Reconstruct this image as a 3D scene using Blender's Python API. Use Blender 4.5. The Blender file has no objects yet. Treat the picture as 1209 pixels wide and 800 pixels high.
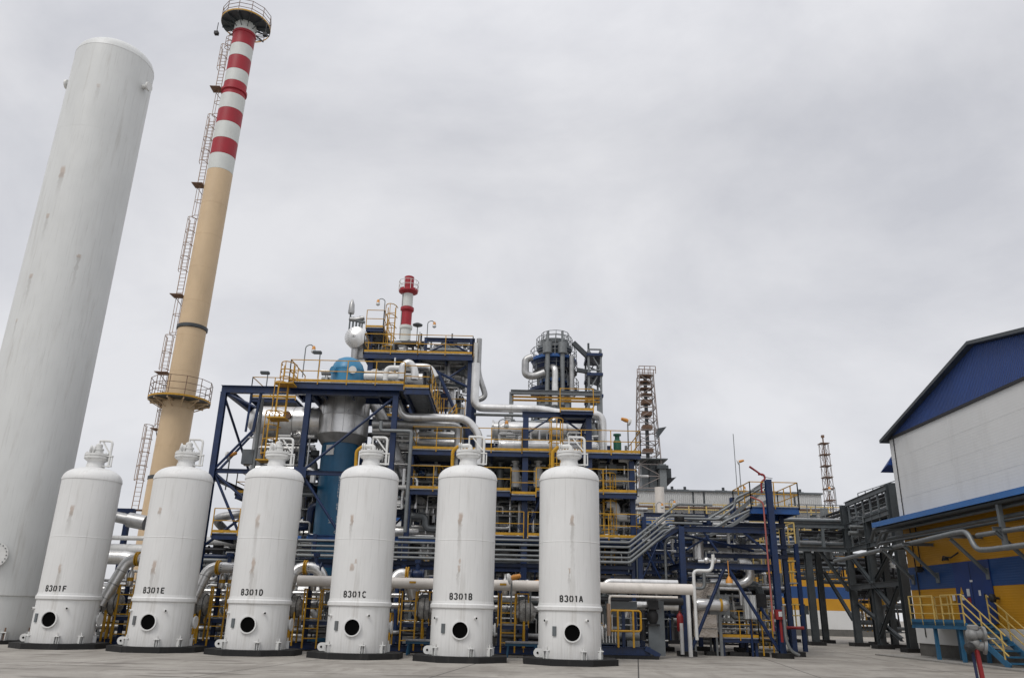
import bpy, math, random
from mathutils import Vector as V, Matrix
PI = math.pi
rad = math.radians
scene = bpy.context.scene
COL = scene.collection

# ------------------------------------------------------------------ camera
CAM_W, CAM_H, FOC = 1209.0, 800.0, 922.0
PITCH, ROLL, EYE = rad(19.25), rad(1.3), 1.6
_r0 = V((1, 0, 0)); _f = V((0, math.cos(PITCH), math.sin(PITCH))); _u0 = V((0, -math.sin(PITCH), math.cos(PITCH)))
_rt = _r0*math.cos(ROLL) + _u0*math.sin(ROLL); _up = _u0*math.cos(ROLL) - _r0*math.sin(ROLL)
cd = bpy.data.cameras.new('camera'); cam = bpy.data.objects.new('camera', cd); COL.objects.link(cam)
cam.matrix_world = Matrix(((_rt.x, _up.x, -_f.x, 0), (_rt.y, _up.y, -_f.y, 0), (_rt.z, _up.z, -_f.z, EYE), (0, 0, 0, 1)))
cd.sensor_width = 36; cd.lens = FOC/CAM_W*36; cd.clip_end = 6000; cd.clip_start = 0.1
scene.camera = cam

# ------------------------------------------------------------------ world
w = bpy.data.worlds.new('World'); scene.world = w; w.use_nodes = True
nt = w.node_tree; nt.nodes.clear()
def nd(t, **k):
    n = nt.nodes.new(t)
    for a, b in k.items(): setattr(n, a, b)
    return n
out = nd('ShaderNodeOutputWorld'); bg = nd('ShaderNodeBackground'); bg.inputs['Strength'].default_value = 0.1
sky = nd('ShaderNodeTexSky', sky_type='NISHITA', sun_disc=False)
SUN_EL, SUN_AZ = rad(52), rad(212)         # azimuth from north (+Y), clockwise: behind the camera, a little to its left
sky.sun_elevation = SUN_EL; sky.sun_rotation = SUN_AZ
tc = nd('ShaderNodeTexCoord'); mp = nd('ShaderNodeMapping'); mp.inputs['Scale'].default_value = (1.0, 1.2, 1.7)
mp.inputs['Rotation'].default_value = (0, rad(14), 0)
nz = nd('ShaderNodeTexNoise'); nz.inputs['Scale'].default_value = 1.9; nz.inputs['Detail'].default_value = 9; nz.inputs['Roughness'].default_value = .56; nz.inputs['Distortion'].default_value = .25
cr = nd('ShaderNodeValToRGB')
cr.color_ramp.elements[0].position = .34; cr.color_ramp.elements[0].color = (.60, .608, .65, 1)
cr.color_ramp.elements[1].position = .62; cr.color_ramp.elements[1].color = (.815, .815, .84, 1)
sep = nd('ShaderNodeSeparateXYZ'); rz = nd('ShaderNodeMapRange', clamp=True)
rz.inputs['From Min'].default_value = .55; rz.inputs['From Max'].default_value = 1.0; rz.inputs['To Min'].default_value = 1.0; rz.inputs['To Max'].default_value = 1.5
scl = nd('ShaderNodeVectorMath', operation='SCALE'); sc2 = nd('ShaderNodeVectorMath', operation='SCALE'); sc2.inputs['Scale'].default_value = 10
mix = nd('ShaderNodeMix', data_type='RGBA'); mix.inputs['Factor'].default_value = .93
L = nt.links.new
L(tc.outputs['Generated'], mp.inputs['Vector']); L(mp.outputs[0], nz.inputs['Vector']); L(nz.outputs['Fac'], cr.inputs[0])
L(tc.outputs['Generated'], sep.inputs[0]); L(sep.outputs['Z'], rz.inputs['Value'])
L(cr.outputs[0], scl.inputs[0]); L(rz.outputs[0], scl.inputs['Scale']); L(scl.outputs[0], sc2.inputs[0])
L(sky.outputs[0], mix.inputs['A']); L(sc2.outputs[0], mix.inputs['B']); L(mix.outputs['Result'], bg.inputs['Color']); L(bg.outputs[0], out.inputs[0])

# ------------------------------------------------------------------ sun
sd = bpy.data.lights.new('sun', 'SUN'); so = bpy.data.objects.new('sun', sd); COL.objects.link(so)
sd.energy = 1.3; sd.angle = rad(20); sd.color = (1, .965, .92)
sdir = V((math.sin(SUN_AZ)*math.cos(SUN_EL), math.cos(SUN_AZ)*math.cos(SUN_EL), math.sin(SUN_EL)))
so.rotation_euler = sdir.to_track_quat('Z', 'Y').to_euler()
vs = scene.view_settings
vs.view_transform = 'Standard'; vs.look = 'None'; vs.gamma = 1; vs.exposure = 0.0; vs.use_curve_mapping = False
scene.render.resolution_x = 1024; scene.render.resolution_y = 677
try:
    scene.cycles.max_bounces = 6; scene.cycles.diffuse_bounces = 2; scene.cycles.glossy_bounces = 3
except Exception: pass

# ------------------------------------------------------------------ pixel of the photograph at a chosen real distance -> world point
def ray(px, py): return _f*FOC + _rt*(px-CAM_W/2) + _up*(CAM_H/2-py)
def at(px, py, Y): r = ray(px, py); return V((0, 0, EYE)) + r*(Y/r.y)
def atx(px, py, X): r = ray(px, py); return V((0, 0, EYE)) + r*(X/r.x)
def atz(px, py, Z): r = ray(px, py); return V((0, 0, EYE)) + r*((Z-EYE)/r.z)

# ------------------------------------------------------------------ materials
MATS = {}
def mat(name, col, rough=.6, metal=0., var=.12, scale=3., stretch=(1, 1, 1), dirt=None, dirt_amt=.35, bump=0., col2=None, wave=None, spec=None, fine=0.):
    if name in MATS: return MATS[name]
    m = bpy.data.materials.new(name); m.use_nodes = True; t = m.node_tree; b = t.nodes['Principled BSDF']; k = t.links.new
    b.inputs['Metallic'].default_value = metal
    if spec is not None: b.inputs['Specular IOR Level'].default_value = spec
    co = t.nodes.new('ShaderNodeTexCoord'); ma = t.nodes.new('ShaderNodeMapping'); ma.inputs['Scale'].default_value = stretch
    geo = t.nodes.new('ShaderNodeNewGeometry'); k(geo.outputs['Position'], ma.inputs[0])
    n1 = t.nodes.new('ShaderNodeTexNoise'); n1.inputs['Scale'].default_value = scale; n1.inputs['Detail'].default_value = 7; n1.inputs['Roughness'].default_value = .62
    k(ma.outputs[0], n1.inputs['Vector'])
    r = t.nodes.new('ShaderNodeValToRGB'); r.color_ramp.elements[0].position = .28; r.color_ramp.elements[1].position = .72
    c0 = [max(0, c*(1-var)) for c in col]; c1 = [min(1, c*(1+var)) for c in (col2 or col)]
    r.color_ramp.elements[0].color = (*c0, 1); r.color_ramp.elements[1].color = (*c1, 1); k(n1.outputs['Fac'], r.inputs[0])
    cur = r.outputs[0]
    if dirt:
        ma2 = t.nodes.new('ShaderNodeMapping'); ma2.inputs['Scale'].default_value = (1, 1, .22); k(geo.outputs['Position'], ma2.inputs[0])
        n2 = t.nodes.new('ShaderNodeTexNoise'); n2.inputs['Scale'].default_value = scale*1.9; n2.inputs['Detail'].default_value = 8; n2.inputs['Roughness'].default_value = .7
        k(ma2.outputs[0], n2.inputs['Vector'])
        r2 = t.nodes.new('ShaderNodeMapRange'); r2.inputs['From Min'].default_value = .52; r2.inputs['From Max'].default_value = .74; r2.inputs['To Max'].default_value = dirt_amt
        k(n2.outputs['Fac'], r2.inputs['Value'])
        mx = t.nodes.new('ShaderNodeMix'); mx.data_type = 'RGBA'; k(r2.outputs[0], mx.inputs['Factor']); k(cur, mx.inputs['A']); mx.inputs['B'].default_value = (*dirt, 1)
        cur = mx.outputs['Result']
    k(cur, b.inputs['Base Color'])
    rr = t.nodes.new('ShaderNodeMapRange'); rr.inputs['To Min'].default_value = max(.05, rough-.12); rr.inputs['To Max'].default_value = min(1, rough+.12)
    k(n1.outputs['Fac'], rr.inputs['Value']); k(rr.outputs[0], b.inputs['Roughness'])
    hs = None
    if wave:     # (axis, period m, depth)
        wv = t.nodes.new('ShaderNodeTexWave'); wv.bands_direction = wave[0]; wv.inputs['Scale'].default_value = PI/(10*wave[1])*2
        wv.wave_profile = 'SIN'; k(geo.outputs['Position'], wv.inputs['Vector']); hs = (wv.outputs['Fac'], wave[2])
    if bump: hs = (n1.outputs['Fac'], bump)
    if hs:
        bp = t.nodes.new('ShaderNodeBump'); bp.inputs['Strength'].default_value = 1.0; bp.inputs['Distance'].default_value = hs[1]
        k(hs[0], bp.inputs['Height']); k(bp.outputs[0], b.inputs['Normal'])
    MATS[name] = m; return m
BLUE = mat('blue_steel_paint', (.005, .021, .076), .42, 0, .35, 2.5, dirt=(.02, .02, .025), dirt_amt=.6)
LBLUE = mat('bright_blue_paint', (.012, .075, .25), .45, 0, .25, 2.5, dirt=(.05, .05, .06), dirt_amt=.3)
SKYB = mat('stair_blue_paint', (.022, .11, .21), .5, 0, .2, 3, dirt=(.06, .07, .08), dirt_amt=.4)
YEL = mat('yellow_safety_paint', (.50, .265, .010), .5, 0, .22, 4, dirt=(.10, .065, .02), dirt_amt=.5)
PYEL = mat('pale_yellow_paint', (.55, .40, .13), .5, 0, .2, 4, dirt=(.2, .14, .06), dirt_amt=.5)
SIL = mat('aluminium_cladding', (.70, .695, .68), .32, .8, .16, 1.6, dirt=(.22, .21, .19), dirt_amt=.5, bump=.016)
DSIL = mat('dull_cladding', (.42, .42, .415), .42, .78, .3, 1.4, dirt=(.14, .13, .12), dirt_amt=.6)
CREAM = mat('painted_header', (.70, .655, .60), .45, 0, .1, 1.5, dirt=(.3, .27, .23), dirt_amt=.45)
WHT = mat('white_pipe_paint', (.70, .70, .68), .45, 0, .08, 3, dirt=(.35, .32, .27), dirt_amt=.35)
GREY = mat('galvanised_steel', (.20, .212, .215), .5, .45, .2, 4, dirt=(.13, .12, .11), dirt_amt=.4)
DGREY = mat('dark_grey_steel', (.045, .053, .058), .5, 0, .25, 2, dirt=(.025, .025, .025), dirt_amt=.5)
MGREY = mat('mid_grey_steel', (.115, .13, .138), .5, 0, .22, 2, dirt=(.14, .08, .05), dirt_amt=.4)
BLK = mat('black_metal', (.016, .016, .017), .6, 0, .3, 4)
RUB = mat('black_plinth_paint', (.007, .007, .0075), .7, 0, .3, 3, dirt=(.05, .047, .042), dirt_amt=.4, bump=.006)
GRATE = mat('deck_grating', (.27, .28, .29), .7, .1, .3, 5, dirt=(.03, .03, .03), dirt_amt=.5)
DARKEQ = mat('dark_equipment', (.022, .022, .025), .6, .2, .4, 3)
RED = mat('red_paint', (.24, .012, .014), .5, 0, .18, 2, dirt=(.2, .02, .02), dirt_amt=.4)
SRED = mat('stack_red', (.33, .010, .022), .5, 0, .13, .8, dirt=(.25, .03, .03), dirt_amt=.3)
SWHT = mat('stack_white', (.62, .64, .61), .5, 0, .06, .8, dirt=(.45, .43, .38), dirt_amt=.4)
CHRUST = mat('stack_ladder_paint', (.30, .185, .11), .7, 0, .3, 4)
PALER = mat('pale_rusty_lattice', (.25, .215, .20), .65, 0, .3, 1, dirt=(.16, .08, .05), dirt_amt=.7)
BEIGE = mat('stack_beige', (.60, .445, .275), .55, 0, .07, .6, dirt=(.40, .28, .16), dirt_amt=.4)
RUST = mat('rusty_steel', (.17, .10, .065), .7, 0, .3, 5)
ORG = mat('orange_lamp_body', (.62, .27, .05), .5, 0, .15, 5)
GLASSY = mat('lamp_glass', (.6, .62, .62), .15, 0, .05, 5)
VBLUE = mat('vessel_blue', (.012, .10, .20), .36, 0, .18, 1.2, dirt=(.01, .06, .11), dirt_amt=.5)
DOMEB = mat('dome_blue', (.035, .20, .36), .38, 0, .12, 1.2)
WRAP = mat('quilted_insulation', (.34, .33, .31), .6, .3, .35, 7, bump=.06)
TEXT = mat('black_stencil_paint', (.02, .02, .02), .6, 0, .2, 12)
HOLE_SHADE = mat('painted_hole_shade', (.003, .003, .003), .9, 0, .2, 3, spec=.05)  # near-black colour standing in for the shade inside openings that are not cut
GREEN = mat('green_paint', (.012, .10, .06), .5)
COPPER = mat('lift_pipe_tan', (.34, .24, .17), .5, .1)
OCHRE = mat('ochre_wall_panel', (.48, .23, .005), .55, 0, .10, .5, wave=('Z', .2, .004))
WBLUE = mat('blue_wall_panel', (.010, .052, .175), .5, 0, .12, .5, wave=('Z', .2, .003))
WWHITE = mat('white_wall_panel', (.64, .64, .625), .55, 0, .04, .4, dirt=(.38, .37, .35), dirt_amt=.3, wave=('Z', .25, .0008))
GABLE = mat('blue_corrugated_gable', (.010, .05, .22), .5, 0, .12, .5, wave=('Y', .22, .05))
CANOPY = mat('canopy_blue', (.03, .13, .36), .4, 0, .12, 1)
PLINTH = mat('plinth_render', (.12, .115, .105), .85, 0, .25, 2, dirt=(.05, .05, .05), dirt_amt=.6, bump=.01)
CORR = mat('corrugated_shed', (.58, .59, .58), .6, 0, .08, .3, dirt=(.35, .33, .30), dirt_amt=.4, wave=('X', .6, .1))
DOORB = mat('blue_door_paint', (.010, .035, .15), .45, 0, .15, 1)
SIGNW = mat('sign_white', (.62, .62, .62), .5)
SKIN = mat('skin', (.45, .25, .18), .6); NAVY = mat('navy_workwear', (.012, .02, .06), .8)
STAINLESS = mat('stainless_panel', (.34, .30, .26), .2, 1., .12, .9, bump=.06)

def tank_mat(name, stains, base=(.77, .77, .755), h=6.2, fine=True):
    """weathered white paint in object space; stains = (x, z, half width, half height, streak length, strength), on the side that faces -Y"""
    m = bpy.data.materials.new(name); m.use_nodes = True; t = m.node_tree; b = t.nodes['Principled BSDF']; k = t.links.new
    co = t.nodes.new('ShaderNodeTexCoord')
    def mapn(sc): a = t.nodes.new('ShaderNodeMapping'); a.inputs['Scale'].default_value = sc; k(co.outputs['Object'], a.inputs[0]); return a
    def noise(vec, s, d=6, ro=.6): n = t.nodes.new('ShaderNodeTexNoise'); n.inputs['Scale'].default_value = s; n.inputs['Detail'].default_value = d; n.inputs['Roughness'].default_value = ro; k(vec, n.inputs['Vector']); return n.outputs['Fac']
    def mathn(op, a, c=None, cl=False):
        n = t.nodes.new('ShaderNodeMath'); n.operation = op; n.use_clamp = cl
        for i, s in enumerate((a, c)):
            if s is None: continue
            if isinstance(s, (int, float)): n.inputs[i].default_value = s
            else: k(s, n.inputs[i])
        return n.outputs[0]
    def mapr(v, a, c, d, e): n = t.nodes.new('ShaderNodeMapRange'); n.inputs['From Min'].default_value = a; n.inputs['From Max'].default_value = c; n.inputs['To Min'].default_value = d; n.inputs['To Max'].default_value = e; n.interpolation_type = 'SMOOTHSTEP'; k(v, n.inputs['Value']); return n.outputs[0]
    def mixc(f, a, c):
        n = t.nodes.new('ShaderNodeMix'); n.data_type = 'RGBA'
        k(f, n.inputs['Factor'])
        if isinstance(a, tuple): n.inputs['A'].default_value = (*a, 1)
        else: k(a, n.inputs['A'])
        if isinstance(c, tuple): n.inputs['B'].default_value = (*c, 1)
        else: k(c, n.inputs['B'])
        return n.outputs['Result']
    big = noise(mapn((1, 1, .5)).outputs[0], .9)
    cur = mixc(mapr(big, .3, .7, 0, 1), tuple(c*.93 for c in base), base)
    strk = noise(mapn((1, 1, .035)).outputs[0], 16, 4, .7)           # fine vertical runs
    cur = mixc(mapr(strk, .52, .78, 0, .34), cur, (.36, .355, .34))
    strk2 = noise(mapn((1, 1, .09)).outputs[0], 3.2, 7, .65)
    cur = mixc(mapr(strk2, .52, .78, 0, .5), cur, (.40, .375, .335))
    sp = t.nodes.new('ShaderNodeSeparateXYZ'); k(co.outputs['Object'], sp.inputs[0]); X, Yc, Z = sp.outputs
    nd_ = noise(mapn((1, 1, .6)).outputs[0], 7, 5)
    nx = mathn('MULTIPLY', mathn('SUBTRACT', nd_, .5), .22)
    # splash dirt near the ground, a shape of its own
    low = mathn('MULTIPLY', mapr(Z, .9, .0, 0, .5), nd_)
    cur = mixc(low, cur, (.33, .30, .26))
    front = mapr(Yc, -.15, -.4, 0, 1)
    for (sx, sz, hw, hh, ln, st) in stains:
        dx = mathn('ABSOLUTE', mathn('ADD', mathn('SUBTRACT', X, sx), nx))
        dz = mathn('ABSOLUTE', mathn('SUBTRACT', Z, sz))
        bl = mathn('MULTIPLY', mapr(dx, hw*.45, hw*1.15, 1, 0), mapr(dz, hh*.5, hh*1.15, 1, 0))
        bl = mathn('MULTIPLY', mathn('MULTIPLY', bl, front), st)
        cur = mixc(bl, cur, (.46, .36, .29))
        if ln:
            below = mathn('SUBTRACT', sz, Z)
            s2 = mathn('MULTIPLY', mapr(below, 0, ln, 1, 0), mapr(below, -.05, .1, 0, 1))
            s2 = mathn('MULTIPLY', mathn('MULTIPLY', s2, mapr(dx, hw*.3, hw*1.1, 1, 0)), mathn('MULTIPLY', front, st*.62))
            cur = mixc(s2, cur, (.33, .31, .285))
    k(cur, b.inputs['Base Color']); b.inputs['Roughness'].default_value = .48
    hb = mathn('ADD', mathn('MULTIPLY', strk, .4), big)
    bp = t.nodes.new('ShaderNodeBump'); bp.inputs['Distance'].default_value = .006; bp.inputs['Strength'].default_value = .8; k(hb, bp.inputs['Height']); k(bp.outputs[0], b.inputs['Normal'])
    return m

# ------------------------------------------------------------------ mesh builder
def frame_of(d, up=V((0, 0, 1))):
    d = d.normalized()
    if abs(d.dot(up)) > .98: up = V((0, 1, 0))
    x = d.cross(up).normalized(); y = x.cross(d).normalized(); return x, y
class B:
    def __init__(s): s.v = []; s.f = []
    def add(s, vs_, fs):
        o = len(s.v); s.v += [tuple(p) for p in vs_]; s.f += [tuple(i+o for i in f) for f in fs]; return s
    def box(s, x0, x1, y0, y1, z0, z1):
        return s.add([(x0, y0, z0), (x1, y0, z0), (x1, y1, z0), (x0, y1, z0), (x0, y0, z1), (x1, y0, z1), (x1, y1, z1), (x0, y1, z1)],
                     [(0, 3, 2, 1), (4, 5, 6, 7), (0, 1, 5, 4), (1, 2, 6, 5), (2, 3, 7, 6), (3, 0, 4, 7)])
    def cbox(s, c, sx, sy, sz): return s.box(c[0]-sx/2, c[0]+sx/2, c[1]-sy/2, c[1]+sy/2, c[2]-sz/2, c[2]+sz/2)
    def extr(s, a, b, prof, up=V((0, 0, 1))):
        a = V(a); b = V(b); x, y = frame_of(b-a, up); n = len(prof)
        vs_ = [a+x*p+y*q for p, q in prof]+[b+x*p+y*q for p, q in prof]
        fs = [(i, (i+1) % n, (i+1) % n+n, i+n) for i in range(n)]+[tuple(range(n))[::-1], tuple(range(n, 2*n))]
        return s.add(vs_, fs)
    def bar(s, a, b, w_=.05, h=None, up=V((0, 0, 1))):
        h = h or w_; return s.extr(a, b, [(-w_/2, -h/2), (w_/2, -h/2), (w_/2, h/2), (-w_/2, h/2)], up)
    def ibeam(s, a, b, w_=.2, h=.25, up=V((0, 0, 1))):
        t = max(.012, w_*.09); W2 = w_/2; H2 = h/2
        return s.extr(a, b, [(-W2, -H2), (W2, -H2), (W2, -H2+t), (t/2, -H2+t), (t/2, H2-t), (W2, H2-t), (W2, H2), (-W2, H2), (-W2, H2-t), (-t/2, H2-t), (-t/2, -H2+t), (-W2, -H2+t)], up)
    def tube(s, path, r, n=12, bend=None, cap=True):
        P = [V(p) for p in path]
        if bend and len(P) > 2:
            Q = [P[0]]
            for i in range(1, len(P)-1):
                a, b, c = P[i-1], P[i], P[i+1]; d1 = (a-b); d2 = (c-b); l = min(bend, d1.length*.48, d2.length*.48)
                p, q = b+d1.normalized()*l, b+d2.normalized()*l
                for j in range(6):
                    u = j/5; Q.append(p*(1-u)**2+b*2*u*(1-u)+q*u*u)
            P = Q+[P[-1]]
        R = r if isinstance(r, (list, tuple)) else [r]*len(P)
        t0 = (P[1]-P[0]).normalized(); x, y = frame_of(t0); vs_ = []; fs = []
        for i, p in enumerate(P):
            t = ((P[min(i+1, len(P)-1)]-p).normalized()+(p-P[max(i-1, 0)]).normalized())
            t = t.normalized() if t.length > 1e-6 else t0
            q = t0.rotation_difference(t); x = q@x; y = q@y; t0 = t
            vs_ += [p+(x*math.cos(2*PI*j/n)+y*math.sin(2*PI*j/n))*R[i] for j in range(n)]
        for i in range(len(P)-1):
            for j in range(n): fs.append((i*n+j, i*n+(j+1) % n, (i+1)*n+(j+1) % n, (i+1)*n+j))
        if cap: fs += [tuple(range(n))[::-1], tuple(range((len(P)-1)*n, len(P)*n))]
        return s.add(vs_, fs)
    def cyl(s, a, b, r, n=12): return s.tube([a, b], r, n)
    def lathe(s, c, prof, n=32, axis=V((0, 0, 1)), hollow=False):
        """prof = [(radius, height)] along axis from c"""
        c = V(c); axis = axis.normalized(); x, y = frame_of(axis); vs_ = []; fs = []
        for (r, h) in prof: vs_ += [c+axis*h+(x*math.cos(2*PI*j/n)+y*math.sin(2*PI*j/n))*max(r, 1e-4) for j in range(n)]
        for i in range(len(prof)-1):
            for j in range(n): fs.append((i*n+j, i*n+(j+1) % n, (i+1)*n+(j+1) % n, (i+1)*n+j))
        if hollow: k = (len(prof)-1)*n; fs += [(k+j, k+(j+1) % n, (j+1) % n, j) for j in range(n)]
        else: fs += [tuple(range(n))[::-1], tuple(range((len(prof)-1)*n, len(prof)*n))]
        return s.add(vs_, fs)
    def ball(s, c, r, n=12, sz=1.): return s.lathe(c, [(r*math.sin(PI*i/8), -r*sz*math.cos(PI*i/8)) for i in range(9)], n)
    def prism(s, poly, z0, z1):
        n = len(poly); return s.add([(x, y, z0) for x, y in poly]+[(x, y, z1) for x, y in poly],
            [(i, (i+1) % n, (i+1) % n+n, i+n) for i in range(n)]+[tuple(range(n))[::-1], tuple(range(n, 2*n))])
def mesh_from(b, name, m, origin=V((0, 0, 0)), angle=32):
    me = bpy.data.meshes.new(name); me.from_pydata([(x-origin.x, y-origin.y, z-origin.z) for x, y, z in b.v], [], b.f)
    me.materials.append(m)
    me.polygons.foreach_set('use_smooth', [True]*len(me.polygons)); me.update()
    me.set_sharp_from_angle(angle=rad(angle)); return me
def build(b, name, m, parent=None, label=None):
    if parent is not None:
        og = V(parent['_o']) if '_o' in parent else V(parent.location)
        o = bpy.data.objects.new(name, mesh_from(b, name, m, og)); o.parent = parent; o['_o'] = tuple(og)
    else: raise ValueError
    COL.objects.link(o)
    if label: o['label'] = label
    return o
USED = []
def thing(name, label, cat, loc, group=None):
    o = bpy.data.objects.new(name, None); o.empty_display_size = .3; COL.objects.link(o); o.location = V(loc); o['_o'] = tuple(V(loc))
    o['label'] = label; o['category'] = cat; USED.append(o)
    if group: o['group'] = group
    return o
def solo(b, name, label, cat, m, group=None):
    xs = [p[0] for p in b.v]; ys = [p[1] for p in b.v]; zs = [p[2] for p in b.v]
    og = V(((min(xs)+max(xs))/2, (min(ys)+max(ys))/2, min(zs)))
    o = bpy.data.objects.new(name, mesh_from(b, name, m, og)); o.location = og; o['_o'] = tuple(og); COL.objects.link(o)
    o['label'] = label; o['category'] = cat; USED.append(o)
    if group: o['group'] = group
    return o
def struct(b, name, m):
    o = bpy.data.objects.new(name, mesh_from(b, name, m)); COL.objects.link(o); o['kind'] = 'structure'; return o

def snap(P):
    P = [V(p) for p in P]
    for i in range(1, len(P)):
        d = P[i]-P[i-1]
        if abs(d.x) < .16*abs(d.z) and abs(d.y) < .3*abs(d.z): P[i].x = P[i-1].x; P[i].y = P[i-1].y
        elif abs(d.z) < .14*max(abs(d.x), abs(d.y)): P[i].z = P[i-1].z
    return P
def pipe(label, pts, r, m=None, bend=None, bands=1.1, flanges=(), group=None, name='pipe', cat='pipe', n=14, fm=None, world=False):
    """pts = (px, py, Y) or world points; insulation bands every `bands` metres; flanges = indices of ends with a flange"""
    m = m or SIL
    P = [V(p) for p in pts] if world else snap([at(*p) for p in pts])
    b = B(); b.tube(P, r, n, bend if bend is not None else r*3)
    if bands:
        for i in range(len(P)-1):
            d = P[i+1]-P[i]; l = d.length; k = int(l/bands)
            for j in range(1, k): c = P[i]+d*(j/k); u = d.normalized()*.02; b.tube([c-u, c+u], r*1.035, n)
    if not flanges: return solo(b, name, label, cat, m, group)
    t = thing(name, label, cat, min(P, key=lambda p: p.z), group)
    build(b, 'pipe_run', m, t)
    for i in flanges:
        d = (P[1]-P[0] if i == 0 else P[-1]-P[-2]).normalized(); c = P[i]
        fb = B(); fb.tube([c-d*.05, c+d*.05], r*1.5, n); build(fb, 'flange', fm or m, t)
    return t
def rail_mesh(pts, h=1.1, sp=1.5, closed=False, r=.021, mids=2):
    b = B(); P = [V(p) for p in pts]
    if closed: P.append(P[0])
    up = V((0, 0, 1))
    for i in range(len(P)-1):
        a, c = P[i], P[i+1]; L_ = (c-a).length; k = max(1, round(L_/sp))
        for j in range(k+(1 if (i == len(P)-2 and not closed) else 0)): q = a+(c-a)*(j/k); b.bar(q-up*.12, q+up*h, r*2.0)
        for m_ in range(mids): z = h*(m_+1)/mids; b.bar(a+up*z, c+up*z, r*1.7)
    return b
def toe_mesh(pts, h=.12):
    b = B(); P = [V(p) for p in pts]
    for i in range(len(P)-1): b.bar(P[i]+V((0, 0, h/2+.01)), P[i+1]+V((0, 0, h/2+.01)), .015, h)
    return b
def deck_mesh(x0, x1, y0, y1, z, jo=1.2, fr=.22):
    b = B(); b.box(x0, x1, y0, y1, z-.04, z)
    return b
def joists(x0, x1, y0, y1, z, jo=1.4, fr=.24):
    b = B()
    b.ibeam((x0, y0+.06, z-.04-fr/2), (x1, y0+.06, z-.04-fr/2), .12, fr); b.ibeam((x0, y1-.06, z-.04-fr/2), (x1, y1-.06, z-.04-fr/2), .12, fr)
    k = max(1, int((x1-x0)/jo))
    for i in range(k+1):
        x = x0+.06+(x1-x0-.12)*i/k; b.ibeam((x, y0+.125, z-.04-fr/2), (x, y1-.125, z-.04-fr/2), .1, fr*.9)
    return b
def add_deck(t, x0, x1, y0, y1, z, rails='flr', toe=True, beam=BLUE, fr=.24, rm=None, sp=1.4, gap=None):
    build(deck_mesh(x0, x1, y0, y1, z), 'deck', GRATE, t); build(joists(x0, x1, y0, y1, z, fr=fr), 'deck_frame', beam, t)
    seg = []
    if rails:
        c = {'l': [(x0, y1, z), (x0, y0, z)], 'f': [(x0, y0, z), (x1, y0, z)], 'r': [(x1, y0, z), (x1, y1, z)], 'b': [(x0, y1, z), (x1, y1, z)]}
        rb = B(); tb = B()
        for ch in rails: 
            q = rail_mesh(c[ch], sp=sp); rb.add(q.v, q.f); q = toe_mesh(c[ch]); tb.add(q.v, q.f)
        build(rb, 'railing', rm or YEL, t)
        if toe: build(tb, 'toe_board', YEL, t)
def ladder_mesh(base, top, w_=.45, cage=True, face=V((0, -1, 0)), hoop=.9, r=.02):
    """ladder with safety cage; face = side the climber stands on"""
    b = B(); a = V(base); c = V(top); side = face.cross(V((0, 0, 1))).normalized()
    for s in (-1, 1): b.bar(a+side*s*w_/2, c+side*s*w_/2, r*2)
    L_ = (c-a).length; k = int(L_/.33)
    for i in range(1, k): q = a+(c-a)*(i/k); b.bar(q-side*w_/2, q+side*w_/2, r*1.3)
    if cage:
        z0 = 2.2 if L_ > 4 else .3; nh = max(2, int((L_-z0)/hoop)); pts = []
        for i in range(nh+1):
            q = a+(c-a)*((z0+(L_-z0)*i/nh)/L_)
            ring = [q+side*math.cos(u)*.36+face*(math.sin(u)*.72) for u in [PI*j/6 for j in range(7)]]
            pts.append(ring)
            for j in range(6): b.bar(ring[j], ring[j+1], r*1.6)
        for j in (1, 3, 5): b.bar(pts[0][j], pts[-1][j], r*1.4)
    return b
def wheel_mesh(c, axis, r=.16):
    b = B(); axis = V(axis).normalized(); x, y = frame_of(axis); c = V(c)
    ring = [c+(x*math.cos(2*PI*i/14)+y*math.sin(2*PI*i/14))*r for i in range(15)]
    b.tube(ring, r*.1, 6)
    for i in range(4): b.bar(c, ring[i*3], r*.12)
    return b
def valve_mesh(c, axis, r):
    b = B(); c = V(c); a = V(axis).normalized()
    b.lathe(c-a*r*2, [(r*1.7, 0), (r*1.7, r*.35), (r, r*.4), (r*1.35, r*1.4), (r*1.45, r*2), (r*1.35, r*2.6), (r, r*3.6), (r*1.7, r*3.65), (r*1.7, r*4)], 14, a)
    return b
def place(px):
    xs = [(-1e9, 'left of tank B301F'), (85, 'behind tank B301F'), (125, 'in the gap between tanks B301F and B301E'), (180, 'behind tank B301E'), (235, 'in the gap between tanks B301E and B301D'),
          (285, 'behind tank B301D'), (350, 'in the gap between tanks B301D and B301C'), (395, 'behind tank B301C'), (463, 'in the gap between tanks B301C and B301B'), (517, 'behind tank B301B'),
          (584, 'in the gap between tanks B301B and B301A'), (637, 'behind tank B301A'), (711, 'just right of tank B301A'), (800, 'inside the blue frame on the right')]
    r = ''
    for x, n in xs:
        if px >= x: r = n
    return r
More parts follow.
